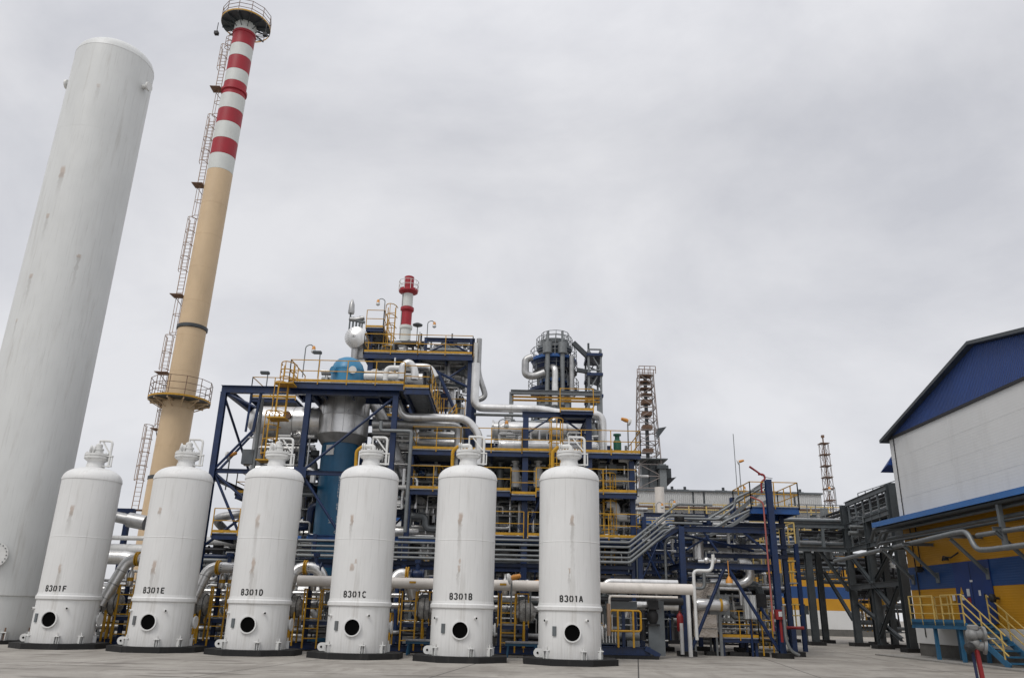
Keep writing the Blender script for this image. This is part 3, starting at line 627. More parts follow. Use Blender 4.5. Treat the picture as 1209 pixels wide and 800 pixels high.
solo(B().box(-12.9, -12.35, 37.5, 37.75, 8.05, 8.75), 'control_cabinet', 'small grey cabinet under the rounded end of the silver duct', 'cabinet', MGREY)
pipe('short blunt grey pipe end sticking out left under the silver duct', [(289, 543, 40), (312, 543, 40)], .3, DSIL, bands=0)

# ================================================================== upper deck block (behind, right of the reactor)
XL, XR, YU, YV, ZU = -8.5, -2.35, 43.0, 49.0, 15.5
t = thing('upper_steel_frame', 'highest blue steel frame with railed deck beneath the red and white stack', 'steel frame', (XL, YU, 0))
columns(t, [(XL+.4, YU), (-5.6, YU+.2), (XR, YU), (XL+.4, YV), (-5.4, YV), (XR, YV)], 0, ZU-.3, w_=.3)
build(B().ibeam((XR, YU, ZU), (XR, YU, 16.5), .2, .2, V((0, 1, 0))), 'column', BLUE, t); build(B().ibeam((-5.0, YU, ZU), (-5.0, YU, 16.5), .16, .16, V((0, 1, 0))), 'column', BLUE, t)
build(B().ibeam((-5.1, YU, 16.45), (XR+.2, YU, 16.45), .2, .22), 'beam', BLUE, t); brace(t, V((-5.0, YU, 15.6)), V((-3.6, YU, 16.35))); brace(t, V((-3.6, YU+.02, 16.35)), V((XR, YU, 15.6)))
build(B().ibeam((XR, YU+.1, 16.45), (XR, YV, 16.45), .18, .2), 'beam', BLUE, t)
add_deck(t, XL, -5.4, YU-.4, YV, ZU, 'fl', fr=.34)
add_deck(t, -5.39, XR+.1, YU-.4, YV, ZU, 'fr', fr=.34)
brace(t, V((-5.2, YU, 15.0)), V((-3.2, YU, 14.0)), w_=.16); brace(t, V((-3.2, YU, 14.0)), V((XR, YU, 13.6)), w_=.16); brace(t, V((-4.2, YU+.02, 14.5)), V((XR, YU, 10.6)), w_=.2); brace(t, V((-3.6, YU+.05, 14.2)), V((-2.6, YU+.05, 14.9)), w_=.12)
add_deck(t, XL+1, -2.6, YU+.6, YV-.4, 12.0, 'f', fr=.3)
add_deck(t, XL+1, -2.6, YU+.6, YV-.4, 9.2, 'f', fr=.3)
for z in (6.6, 9.0): build(B().ibeam((XL+.5, YU, z), (XR, YU, z), .18, .24), 'beam', BLUE, t)
# horizontal steam drum seen on its conical end
c = at(419.4, 397.5, 44); t = thing('steam_drum', 'bright silver drum seen end on with radial seams, on the highest deck', 'drum', c-V((0, 0, .66)))
prof = [(.05, -.18), (.3, -.15), (.62, 0), (.66, .02), (.66, 2.6), (.3, 2.8)]
build(B().lathe(c, prof, 32, V((.12, 1, 0))), 'drum_shell', SIL, t)
sb = B()
for i in range(24): a = 2*PI*i/24; sb.bar(c+V((math.cos(a)*.04, -.185, math.sin(a)*.04)), c+V((math.cos(a)*.62, -.012, math.sin(a)*.62)), .012, .012)
build(sb, 'radial_seams', DSIL, t)
build(B().cbox(c+V((.1, .7, -.8)), .7, .5, .7).tube([c+V((.0, .3, -.5)), c+V((.0, .3, -1.3))], .2, 14), 'saddle', DSIL, t)
tp = B(); 
for i, (dx, h, r) in enumerate(((-.45, 1.5, .05), (-.25, 1.1, .06), (-.05, .9, .06), (.15, 1.2, .07), (.3, 1.0, .05))): tp.cyl(c+V((dx, .2, .3)), c+V((dx, .2, .66+h*.6)), r, 8)
tp.bar(c+V((-.5, .2, 1.2)), c+V((.45, .2, 1.0)), .18, .14); build(tp, 'relief_valves', MGREY, t)
build(B().lathe(c+V((-.42, .2, 1.55)), [(.18, .0), (.2, .1), (.16, .6), (.05, .9), (.02, .95)], 12, V((.0, 0, 1))).tube([c+V((-.45, .2, 1.2)), c+V((-.1, .2, 1.15)), c+V((.4, .2, 1.3))], .14, 12, .2), 'silencer', DSIL, t)
q = at(432, 386, 44.2)
t = thing('maintenance_platform', 'small yellow railed blue platform beside the silver drum end', 'platform', q)
add_deck(t, q.x, q.x+1.05, q.y, q.y+3, q.z, 'fr', fr=.2)
build(ladder_mesh((q.x+1.35, q.y+.8, q.z-1.4), (q.x+1.35, q.y+.8, q.z+1.6), .45, True, V((0, -1, 0)), .6, .024), 'caged_ladder', YEL, t)
columns(t, [(q.x+.3, q.y+.5), (q.x+.9, q.y+2.5)], ZU, q.z-.2, w_=.14)

# ================================================================== lamps
LAMPS = 'pole lamps on the decks'
def lamp(label, px, py_top, py_base, Y, kind=0, side=1, m=GREY):
    a = at(px, py_base, Y); h = at(px, py_top, Y).z-a.z; t = thing('pole_lamp', label, 'lamp', a, LAMPS)
    if kind == 0:
        b = B().tube([a, a+V((0, 0, h-.12)), a+V((side*.25, 0, h)), a+V((side*.42, 0, h-.15))], .028, 8, .12); build(b, 'pole', m, t)
        q = a+V((side*.42, 0, h-.3)); build(B().lathe(q, [(.05, .2), (.09, .12), (.1, 0)], 12), 'lamp_body', ORG, t); build(B().lathe(q, [(.1, 0), (.13, -.08), (.12, -.14), (.04, -.2)], 12), 'lamp_glass', GLASSY, t)
    elif kind == 1:
        build(B().cyl(a, a+V((0, 0, h)), .03, 8), 'pole', m, t); build(B().cbox(a+V((side*.15, 0, h)), .42, .25, .12), 'flood_head', DGREY, t)
    elif kind == 2:
        build(B().cyl(a, a+V((0, 0, h)), .035, 8), 'pole', m, t); q = a+V((0, -.05, h))
        build(B().lathe(q, [(.09, 0), (.11, .1), (.08, .35), (.03, .38)], 12, V((side*.9, -.2, .25))), 'lamp_body', ORG, t); build(B().lathe(q, [(.1, 0), (.2, -.06), (.21, -.14)], 14, V((side*.9, -.2, .25))), 'reflector', WHT, t)
    elif kind == 3:
        build(B().cyl(a, a+V((0, 0, h)), .03, 8), 'pole', m, t); build(B().lathe(a+V((0, 0, h)), [(.06, 0), (.3, .1), (.32, .16), (.1, .28)], 16), 'lamp_head', MGREY, t)
lamp('gooseneck lamp with orange body on the left end of the reactor deck', 357, 406, 445, 38.5)
lamp('flat headed floodlight on a pole just right of the gooseneck lamp on the reactor deck', 375, 416, 446, 38.5, 1, -1)
lamp('small floodlight on the left top beam of the blue frame', 314, 440, 459, 38, 1, -1)
lamp('lamp on a thin pole at the left lower landing of the blue frame', 266, 537, 578, 38.2, 2, 1)
lamp('tall gooseneck lamp above the small platform by the silver drum', 452, 352, 388, 44.5, 0, -1)
lamp('mushroom headed lamp right of the red and white stack', 491, 386, 416, 46, 3)
lamp('thin pole lamp on the highest deck, right of the mushroom lamp', 503, 378, 416, 46, 0, 1)
lamp('lamp pole at the right end of the middle deck, orange head turned left', 742, 497, 531, 39.5, 2, -1)
lamp('lamp on the roof walkway by the round tower pipes', 588, 494, 531, 41, 0, 1)
lamp('orange headed lamp on the deck below the middle deck, right of tank B301A', 742, 598, 625, 40, 2, -1)
lamp('orange elbow lamp above the cream header between tanks B301B and B301A, left one', 603, 682, 735, 32, 2, 1)
lamp('orange elbow lamp above the cream header between tanks B301B and B301A, right one', 626, 689, 735, 33.5, 2, 1)
lamp('tall lamp behind the fire monitor platform with orange head', 877, 545, 605, 60, 2, 1)
lamp('short lamp on a post left of the tall lamp behind the fire monitor', 874, 572, 600, 58, 0, 1)
lamp('lamp on the grey rack left of the lattice mast', 988, 573, 597, 62, 0, -1)
lamp('orange lamp in front of the corrugated shed, left one by the cream post', 777, 592, 640, 60, 0, 1)
lamp('orange lamp in front of the corrugated shed, right one', 792, 589, 640, 62, 0, 1)

# ================================================================== middle steel structure (behind tanks C, B and A)
ZA, ZB_, ZC_ = 9.0, 7.08, 5.0
YM = 38.0; YN = 46.0
t = thing('middle_steel_frame', 'wide blue steel frame of three yellow edged decks behind tanks B301B and B301A', 'steel frame', (.78, YM, 0))
cols = [(-4.8, YM), (-2.4, YM+.3), (.78, YM), (3.9, YM), (6.0, YM+.2)]
columns(t, [p for p in cols if p[0] in (.78, 3.9)], 0, 10.75, w_=.28); columns(t, [p for p in cols if p[0] not in (.78, 3.9)], 0, ZA-.3, w_=.24)
columns(t, [(-4.8, YN), (-2.0, YN), (.78, YN), (3.9, YN), (6.0, YN)], 0, ZA-.3, w_=.24)
columns(t, [(-4.8, 42), (.78, 42), (3.9, 42), (6.0, 42)], 0, ZA-.3, w_=.22)
build(B().ibeam((.6, YM, 10.9), (4.1, YM, 10.9), .22, .26), 'beam', BLUE, t)
brace(t, V((.85, YM, 9.95)), V((2.0, YM, 10.75)), w_=.1); brace(t, V((3.8, YM, 9.9)), V((2.6, YM, 10.75)), w_=.1)
build(B().ibeam((.78, YM+.15, 10.9), (.78, 42, 10.9), .2, .24), 'beam', BLUE, t); build(B().ibeam((3.9, YM+.15, 10.9), (3.9, 42, 10.9), .2, .24), 'beam', BLUE, t)
add_deck(t, 2.45, 4.1, YM-.5, YM+1.5, 11.05, 'f', fr=.16)
add_deck(t, -4.75, -2.4, YM-.3, YM+3, ZA, 'fl'); add_deck(t, -2.39, .6, YM-.3, YN-2, ZA, 'f'); add_deck(t, .61, 6.4, YM-.3, YN-1, ZA+.02, 'fr')
add_deck(t, -4.75, -2.5, YM-.3, YM+4, ZB_, 'fl'); add_deck(t, -2.2, .1, YM-.3, YN-2, ZB_, 'f'); add_deck(t, .12, 1.3, YM-.6, YM+2, ZB_-.2, 'fl'); add_deck(t, 1.32, 6.15, YM-.3, YN-1, ZB_+.03, 'fr')
add_deck(t, -2.5, .75, YM-.3, YN-3, ZC_, 'f'); add_deck(t, .95, 1.6, YM-.3, YM+2, ZC_, 'f'); add_deck(t, 1.7, 6.3, YM-.3, YN-3, ZC_, 'fr')
for z in (ZC_-.25, 3.5): build(B().ibeam((-9.5, YM+.2, z), (6.2, YM+.2, z), .2, .22), 'beam', LBLUE if z > 4 else BLUE, t)
for x in (-4.8, .78, 3.9, 6.0):
    for z in (ZA-.4, ZB_-.4, ZC_-.4): build(B().ibeam((x, YM+.15, z), (x, YN-.15, z), .18, .24), 'beam', BLUE, t)
brace(t, V((.9, YM, ZC_)), V((1.5, YM, 6.8))); brace(t, V((3.9, YM+.3, ZC_)), V((3.9, YM+3.8, ZB_-.4)))
cl = at(650, 530, 37.4)
build(ladder_mesh((2.25, YM-.45, ZB_-.2), (2.25, YM-.45, ZA+1.5), .45, True, V((0, -1, 0)), .55, .026), 'caged_ladder', YEL, t)
for x in (7.0,): build(ladder_mesh((4.9, YM+.6, 3.2), (4.9, YM+.6, ZB_+1), .45, True, V((0, -1, 0)), .6, .024), 'caged_ladder', YEL, t)

# zigzag stair between C and B
def stair(t, a, b, w_=.8, m=GRATE, rm=YEL, sm=None):
    a = V(a); b = V(b); d = b-a; k = max(3, int(abs(d.z)/.2)); hz = V((d.x, d.y, 0)).normalized(); side = V((-hz.y, hz.x, 0))
    st = B()
    for s in (0, 1): st.bar(a+side*w_*s, b+side*w_*s, .04, .22)
    build(st, 'stringers', sm or BLUE, t); tr = B()
    for i in range(k): q = a+d*((i+.5)/k)+side*w_/2; tr.extr(q-side*w_/2, q+side*w_/2, [(-.12, -.02), (.12, -.02), (.12, .02), (-.12, .02)])
    build(tr, 'treads', m, t)
    for s in (0, 1):
        rl = B(); 
        for h in (.5, 1.0): rl.bar(a+side*w_*s+V((0, 0, h)), b+side*w_*s+V((0, 0, h)), .045)
        n_ = max(2, int(d.length/1.2))
        for i in range(n_+1): q = a+d*(i/n_)+side*w_*s; rl.bar(q, q+V((0, 0, 1.0)), .045)
        build(rl, 'handrail', rm, t)
t = thing('stair_tower', 'dark zigzag stair climbing between tanks B301C and B301B', 'stairs', (-4.2, 42, 0))
zs = [0, 2.4, 4.9, 7.1, 9.2, 11.4]
for i in range(5):
    xa_, xb_ = (-4.6, -3.0) if i % 2 == 0 else (-3.0, -4.6)
    stair(t, (xa_, 42+.9*(i % 2), zs[i]), (xb_, 42+.9*(i % 2), zs[i+1]), .8, BLK, YEL if i > 2 else BLK, BLK)
    build(B().box(min(xb_, xb_)-.4, xb_+.4, 41.9, 43.8, zs[i+1]-.06, zs[i+1]), 'landing', BLK, t)
columns(t, [(-5.1, 41.8), (-2.5, 41.8), (-5.1, 43.9), (-2.5, 43.9)], 0, 11.3, BLK, .14)
# ================================================================== big silver pipes of the middle block
pipe('big silver pipe along the sky line that turns down at the middle deck', [(562, 429, 39.8), (562, 481, 39.8), (636, 481, 39.8), (664, 488, 39.8), (711, 488, 39.8), (711, 560, 39.8)], .22, SIL, .5, 1.3)
pipe('silver pipe leaning behind the tall blue column at the right end of the upper deck', [(566, 400, 43.6), (566, 440, 43.6), (574, 469, 43.6), (560, 473, 43.6)], .16, DSIL, .4, 0)
pipe('thin grey pipe just under the big silver pipe on the sky line', [(560, 489, 40.4), (655, 490, 40.4)], .08, GREY, bands=0)
pipe('silver pipe under the upper deck that turns down in front of the blue column', [(468, 470, 37.8), (475, 492, 37.8), (550, 491, 37.8), (566, 512, 37.8), (567, 548, 37.8)], .2, SIL, .4, 1.2)
pipe('lower silver pipe of the pair under the upper deck, turning down behind tank B301B', [(440, 500, 38.4), (534, 500, 38.4), (542, 506, 38.4), (543, 580, 38.4)], .22, DSIL, .45, 1.2)
pipe('slim grey pipe bent over at its top, dropping between tanks B301C and B301B', [(450, 497, 36.6), (450, 508, 36.6), (486, 508, 36.6), (486, 628, 36.6)], .09, GREY, .15, 0)
pipe('large dull pipe slanting down right of the reactor collar', [(436, 470, 40.5), (452, 492, 40.5), (476, 560, 40.5), (488, 600, 40.5)], .3, DSIL, .7, 1)
pipe('white pipe loop on the reactor deck', [(455, 449, 39.2), (455, 434, 39.2), (488, 434, 39.2)], .14, WHT, .3, 0)
pipe('bright hooked silver pipe standing on the reactor deck', [(474, 448, 39.0), (474, 432, 39.0), (483, 427, 39.0), (490, 436, 39.0), (490, 448, 39.0)], .2, SIL, .45, 0)
pipe('pale pipe behind the hooked pipe, elbow turned down at its right', [(484, 432, 41), (508, 432, 41), (515, 445, 41)], .16, SIL, .4, 0)
pipe('horizontal silver pipe lying on the reactor deck', [(430, 444, 39.3), (470, 445, 39.3)], .16, WHT, bands=0)
pipe('short fat silver vessel at the right end of the reactor deck', [(478, 447, 39.6), (499, 447, 39.6)], .3, SIL, bands=.5)
pipe('long dull pipe hanging under the highest deck', [(470, 430, 44.5), (548, 430, 44.5)], .12, DSIL, bands=0)
pipe('grey pipe under the highest deck above the worker', [(505, 455, 44.5), (549, 455, 44.5)], .13, MGREY, bands=0)
pipe('pipe run lying along the highest deck inside the blue end frame', [(508, 413, 44), (552, 413, 44)], .13, GREY, bands=0)
pipe('vertical white pipe on the right edge of the upper frame', [(562, 405, 42.9), (561, 430, 42.9)], .12, WHT, bands=0)
def exchanger(label, px0, px1, py, Y, r, m=SIL, nz=((.2, 1), (.75, -1)), cat='heat exchanger'):
    a = at(px0, py, Y); b_ = at(px1, py, Y); b_.z = a.z; L_ = b_.x-a.x; t = thing('heat_exchanger', label, cat, a-V((0, 0, r+.3)), None)
    ax_ = V((1, 0, 0))
    build(B().lathe(a, [(.05, -.1), (r*.8, -.04), (r*.98, .05), (r, .3), (r, L_-.2), (r*.9, L_), (.05, L_+.08)], 28, ax_), 'shell', m, t)
    fb = B()
    for u in (.0, .14, .9): fb.lathe(a+ax_*(L_*u), [(r, -.05), (r*1.16, -.045), (r*1.16, .045), (r, .05)], 28, ax_)
    build(fb, 'flange', m, t)
    for u in (.22, .78): q = a+ax_*(L_*u); build(B().box(q.x-.12, q.x+.12, Y-r*.8, Y+r*.8, a.z-r-.3, a.z-r*.55), 'saddle', BLUE, t)
    for u, s in nz: q = a+ax_*(L_*u); build(B().lathe(q+V((0, 0, s*r*.9)), [(r*.3, 0), (r*.3, r*.5), (r*.45, r*.52), (r*.45, r*.68)], 14, V((0, 0, s))), 'nozzle', m, t)
exchanger('long silver heat exchanger standing highest on the middle deck, left of tank B301A top', 582, 668, 507, 41.5, .45)
exchanger('short ribbed grey exchanger end behind the right portal column', 664, 692, 508, 42.3, .46, DSIL)
exchanger('silver exchanger below the highest one, behind the middle deck railing', 590, 705, 525.5, 40.2, .3)
exchanger('fat grey exchanger behind the lowest deck rail, left of tank B301A', 575, 612, 604, 40.5, .75, DSIL)
exchanger('dull exchanger under the second deck right of tank B301A', 706, 745, 592, 40.5, .5, DARKEQ)
exchanger('horizontal dull drum below the conduits right of tank B301A', 708, 790, 672, 41.5, .5, DSIL)
exchanger('silver exchanger below the conduits between tanks B301C and B301B', 444, 525, 627, 40, .28)
exchanger('small exchanger on the second deck right of tank B301A', 712, 744, 570, 39.5, .22)
exchanger('long grey exchanger under the second deck between tanks B301B and B301A', 586, 640, 592, 42, .4, DSIL)
# vertical vessels
def vessel(label, px, py_top, py_bot, Y, r, m=DSIL, ribs=True, z0=None, head=None):
    a = at(px, py_bot, Y); zt = at(px, py_top, Y).z; zb = a.z if z0 is None else z0; c = V((a.x, Y, 0)); t = thing('vertical_vessel', label, 'vessel', c+V((0, 0, zb)))
    build(B().lathe(c, [(r*.96, zb), (r, zb+.05), (r, zt-.2)], 28), 'shell', m, t); build(B().lathe(c, [(r, zt-.2)]+[(r*math.cos(PI/2*i/6)+.01, zt-.2+.2*math.sin(PI/2*i/6)*1.3) for i in range(1, 7)], 28), 'domed_head', head or m, t)
    if ribs:
        for i in range(int((zt-zb)/1.0)+1): build(B().lathe(c, [(r-.01, zb+i+.1), (r+.02, zb+i+.11), (r+.02, zb+i+.17), (r-.01, zb+i+.18)], 28), 'cladding_band', m, t)
    build(B().lathe(c+V((0, 0, zt-.05)), [(.12, 0), (.12, .25), (.2, .26), (.2, .34)], 12), 'top_nozzle', m, t)
vessel('stout grey clad vessel seen between tanks B301C and B301B under the conduits', 492, 666, 760, 40.2, .8, DSIL, z0=0)
vessel('grey clad vessel between tanks B301B and B301A behind the cream header', 592, 640, 760, 42.5, .75, DSIL, z0=0)
vessel('pale vessel carrying the number sign right of tank B301A', 727, 700, 755, 38.6, .75, MGREY, z0=0)
for i_, (px, nm) in enumerate(((608, 'left'), (635, 'right'))):
    vessel('small white capped vessel, %s of the two on the second deck' % nm, px, 551, 575, 39, .22, WHT, False)
for i_, px in enumerate((578, 590)):
    vessel('slim grey bottle vessel on the second deck beside tank B301B, %s one' % ('nearer' if i_ == 0 else 'farther'), px, 552, 576, 40, .2, GREY, False)
vessel('silver bottle shaped vessel on the reactor side deck behind the worker', 533, 459, 488, 45, .22, SIL, False)
vessel('dark green small pot standing on the middle deck at its right end', 729, 519, 531, 39, .2, GREEN, False)
b = B(); q = at(722, 699, 37.6)
ob = solo(B().cbox(q, .42, .02, .2), 'number_sign', 'small white plate reading 206 on the pale vessel right of tank B301A', 'sign', SIGNW)
text_mesh('206', .17, TEXT, ob, lambda co: q+V((co.x, -.015-co.z, co.y)), 'sign_number')

# ================================================================== cream header and its tank branches
YH = 32.6; zh = 2.6
hx0 = at(352, 684, YH).x
hdr = pipe('long cream painted header pipe passing behind the bases of tanks B301C to B301A', [V((hx0, YH, zh)), V((7.4, YH, zh))], .21, CREAM, bands=2.2, world=True)
pipe('thin white drain line hung just below the cream header, bent down at its left end', [(720, 728, 32.4), (719, 703, 32.4), (800, 703, 32.4)], .045, CREAM, .12, 0)
pipe('silver pipe arching above the cream header right of tank B301A', [(712, 700, 33.6), (715, 686, 33.6), (800, 686, 33.6)], .13, SIL, .35, 1)
pipe('silver pipe bend below the cream header right of tank B301A', [(738, 728, 34), (740, 714, 34), (800, 713, 34)], .17, SIL, .4, .9)
pipe('black hose bend below the cream header ending at the grey post', [(772, 722, 33.4), (776, 709, 33.4), (806, 707, 33.4)], .15, BLK, .4, 0)
pipe('tan capped lift pipe under the thin drain line', [(719, 750, 32.2), (719, 712, 32.2)], .07, COPPER, bands=0)
solo(B().box(at(774, 720, 33.2).x-.32, at(774, 720, 33.2).x+.32, 33.1, 33.3, .1, 2.15), 'support_post', 'broad flat grey post under the black hose bend', 'post', MGREY)
# yellow id stickers are marks on the header
for px in (487, 594, 700, 440):
    q = at(px, 691, YH-.2); build(B().cbox((q.x, YH-.212, zh+.03), .26, .012, .08), 'yellow_sticker', YEL, hdr)
def branch(L_, ap, end, label, tail=2.2):
    a = at(*ap, 32.9); e = at(*end, 32.6); zb = a.z; t = thing('branch_pipe', label, 'pipe', (a.x, 32.6, e.z-.8), 'silver inlet branches of the tanks')
    P = [V((a.x+tail+.3, 33.1, zb-.9)), V((a.x+tail, 32.9, zb)), V((a.x, 32.9, zb)), e, e+(e-a)*.12]
    build(B().tube(P, .22, 20, .4), 'pipe_run', SIL, t); d = (e-a).normalized()
    for u in (.3, .62, .95): q = a+(e-a)*u; build(B().tube([q-d*.02, q+d*.02], .228, 20), 'cladding_band', DSIL, t)
    build(B().lathe((a.x+.3, 32.9, zb), [(.23, 0), (.285, .01), (.285, .05), (.23, .06), (.23, .09), (.285, .1), (.285, .14), (.23, .15)], 20, V((1, 0, 0))), 'flange', YEL, t)
    va = build(valve_mesh((a.x+.78, 32.9, zb), (1, 0, 0), .13), 'valve', BLUE, t); build(B().cyl((a.x+.78, 32.9, zb), (a.x+.78, 32.9, zb+.5), .08, 12).cbox((a.x+.78, 32.9, zb+.5), .22, .22, .14), 'actuator', BLUE, va)
branch('F', (152, 659), (122, 708), 'bent silver inlet branch leading down behind the right side of tank B301F')
branch('E', (247, 669), (229, 706), 'bent silver inlet branch leading down behind the right side of tank B301E')
branch('D', (350, 669), (338, 700), 'bent silver inlet branch leading down behind the right side of tank B301D', .95)
branch('C', (470, 677), (455, 700), 'bent silver inlet branch leading down behind the right side of tank B301C', .35)
# valve skids: one beside every tank
SK = 'yellow railed valve skids behind the tanks'
def skid(x, y, label, flip=1, wrapx=-.9):
    t = thing('valve_skid', label, 'skid', (x, y, 0), SK)
    b = B()
    for yy in (y, y+1.6): b.ibeam((x-1.4, yy, .16), (x+1.4, yy, .16), .14, .24)
    for xx in (x-1.3, x, x+1.3): b.ibeam((xx, y+.08, .16), (xx, y+1.52, .16), .12, .2)
    build(b, 'base_frame', BLUE, t)
    build(B().box(x-1.5, x+1.5, y-.1, y+1.8, 0, .05), 'base_plinth', RUB, t)
    for dx in (-.2, .9): build(B().ibeam((x+dx, y+.5, .3), (x+dx, y+.5, 2.9), .14, .14), 'column', BLUE, t)
    pz = 1.15
    build(B().box(x-.25, x+.95, y-.2, y+1.0, pz-.05, pz), 'platform', GRATE, t)
    build(B().ibeam((x-.25, y-.2, pz-.12), (x+.95, y-.2, pz-.12), .08, .14), 'platform_beam', BLUE, t)
    build(ladder_mesh((x+.15, y-.28, .1), (x+.15, y-.28, 2.3), .55, False, V((0, -1, 0)), r=.028), 'ladder', YEL, t)
    build(rail_mesh([(x-.25, y+1.0, pz), (x-.25, y-.15, pz)], 1.15, 1.2, False, .027), 'guard_rail', YEL, t); rb = B(); q = rail_mesh([(x+.48, y-.15, pz), (x+.95, y-.15, pz), (x+.95, y+1.0, pz)], 1.15, 1.2, False, .027); rb.add(q.v, q.f); build(rb, 'guard_rail', YEL, t)
    rb = rail_mesh([(x-1.3, y-.25, .3), (x-.55, y-.25, .3), (x-.55, y+.5, .3)], 1.15, 1.0, False, .03); build(rb, 'guard_rail', YEL, t)
    # quilted wrapped valve
    wb = B(); cc = V((x+wrapx, y+.05, 1.62)); n_, m_ = 20, 14; vs_ = []; rr = random.Random(int(abs(x*100)))
    for i in range(m_+1):
        for j in range(n_):
            u = PI*i/m_; ph = 2*PI*j/n_; r_ = .44*(1+.07*math.sin(5*ph+u*4)+.05*rr.uniform(-1, 1)); vs_.append(cc+V((r_*1.05*math.cos(u), r_*math.sin(u)*math.cos(ph), r_*1.02*math.sin(u)*math.sin(ph))))
    wb.add(vs_, [(i*n_+j, i*n_+(j+1) % n_, (i+1)*n_+(j+1) % n_, (i+1)*n_+j) for i in range(m_) for j in range(n_)]); wv_ = build(wb, 'wrapped_valve', WRAP, t)
    sb = B()
    for dx in (-.2, .05, .25): r_ = math.sqrt(max(.01, .46**2-dx*dx))*1.06; sb.tube([cc+V((dx, math.cos(a)*r_, math.sin(a)*r_)) for a in [2*PI*k_/20 for k_ in range(21)]], .016, 5)
    build(sb, 'tie_straps', DARKEQ, wv_)
    build(B().cyl(cc+V((0, 0, .3)), cc+V((0, 0, -1.5)), .06, 10).cyl(cc+V((0, -.35, -.35)), cc+V((.0, -.3, -1.1)), .045, 8), 'valve_stem', YEL, t)
    for z, r_ in ((1.75, .13), (2.15, .09), (.7, .11)):
        build(B().tube([(x-1.5, y+.9, z), (x+1.5, y+.9, z)], r_, 14), 'pipe_run', SIL if z > 1 else DSIL, t)
    for dx, z in ((.25, 1.75), (.7, 2.15)):
        v_ = build(valve_mesh((x+dx, y+.9, z), (1, 0, 0), .1), 'valve', DSIL, t); build(B().cyl((x+dx, y+.9, z), (x+dx, y+.55, z), .025, 8), 'spindle', GREY, v_); w_m = wheel_mesh((x+dx, y+.55, z), (0, -1, 0), .14); build(w_m, 'handwheel', BLK, v_)
    for dx, zt in ((.0, 2.9), (.35, 2.8)):
        build(B().lathe((x+dx, y+.2, 2.25), [(.1, 0), (.12, .05), (.12, .5), (.05, .62), (.04, .8)], 14), 'accumulator', SIL, t)
        build(B().lathe((x+dx, y+.2, 2.45), [(.12, 0), (.124, .005), (.124, .14), (.12, .145)], 14), 'yellow_tag_band', YEL, t)
    build(B().box(x+.55, x+.9, y-.0, y+.15, 1.75, 2.2), 'junction_box', MGREY, t)
for l_, nm in zip('FEDCB', ('beside tank B301F', 'beside tank B301E', 'beside tank B301D', 'beside tank B301C', 'beside tank B301B')):
    c = TC[l_]; nx_ = TC['FEDCBA'['FEDCBA'.index(l_)+1]]; g = at({'F': 152, 'E': 262, 'D': 372, 'C': 484, 'B': 600}[l_], 720, 33.2)
    skid(g.x-.15, 33.0, 'yellow railed valve skid with quilted valve in the gap just right of tank B301%s' % l_, wrapx={'F': -.5, 'E': -.72, 'D': -.75, 'C': .72, 'B': .78}[l_])
for l_ in 'CB':
    g = at({'C': 499, 'B': 616}[l_], 760, 31.6); t = thing('step_platform', 'low blue step with grating on the ground right of tank B301%s' % l_, 'step', (g.x, 31.6, 0))
    build(B().box(g.x-.62, g.x+.62, 31.3, 32.2, .5, .55), 'tread', GRATE, t); b = B()
    for s in (-1, 1): b.bar((g.x+s*.55, 31.35, 0), (g.x+s*.5, 31.45, .5), .06); b.bar((g.x+s*.55, 32.1, 0), (g.x+s*.5, 32.0, .5), .06)
    b.bar((g.x-.62, 31.42, .45), (g.x+.62, 31.42, .45), .06, .1).bar((g.x-.62, 32.02, .45), (g.x+.62, 32.02, .45), .06, .1); [b.bar((g.x+s_*.52, 31.4, .46), (g.x+s_*.52, 32.05, .46), .06) for s_ in (-1, 1)]; build(b, 'frame', SKYB, t)
# base skid right of A
g = at(740, 765, 32.6); t = thing('pump_skid', 'low blue pump skid with a yellow hoop rail right of tank B301A', 'skid', (g.x, 32.6, 0))
build(B().box(g.x-1.75, g.x+1.2, 32.3, 35.0, 0, .12), 'plinth', RUB, t); b = B(); b.ibeam((g.x-1.3, 32.5, .28), (g.x+.9, 32.5, .28), .16, .3); b.ibeam((g.x-1.3, 34.6, .28), (g.x+.9, 34.6, .28), .16, .3); b.bar((g.x+.7, 32.45, .4), (g.x+1.25, 32.45, .12), .12, .18)
for dx in (-1.2, -.2, .8): b.ibeam((g.x+dx, 32.6, .28), (g.x+dx, 34.5, .28), .14, .26)
build(b, 'base_frame', BLUE, t)
b = B(); x0, x1, z1 = g.x-.65, g.x+.55, 1.75; b.tube([(x0, 32.4, z1-.75), (x0, 32.4, z1), (x1, 32.4, z1), (x1, 32.4, z1-.75), (x0, 32.4, z1-.75)], .04, 8, .12); b.bar((x0+.3, 32.4, .4), (x0+.3, 32.4, z1), .07); b.bar((x1-.3, 32.4, .4), (x1-.3, 32.4, z1), .07)
build(b, 'hoop_rail', YEL, t); build(B().cbox((g.x-.1, 33.2, 1.95), 1.2, .6, .3), 'cable_box', MGREY, t); build(B().ibeam((g.x-.05, 33.0, .4), (g.x-.05, 33.0, 1.8), .12, .12), 'column', BLUE, t)
b = B(); b.cbox((g.x-.6, 33.4, .75), .8, .6, .5).cbox((g.x+.35, 33.4, .7), .5, .5, .6); b.cyl((g.x-.9, 33.3, .8), (g.x+.6, 33.3, .8), .22, 16); build(b, 'pump_body', GREY, t)
b = B()
for i in range(7): b.cyl((g.x-1.1+i*.12, 33.0, .55), (g.x-1.1+i*.12, 33.0, 1.0+.3*(i % 3)), .025, 6)
build(b, 'small_lines', SIL, t)
build(valve_mesh((g.x+1.15, 33.2, 1.55), (0, 0, 1), .17).cbox((g.x+1.15, 33.1, 2.0), .4, .4, .35), 'control_valve', BLK, t)

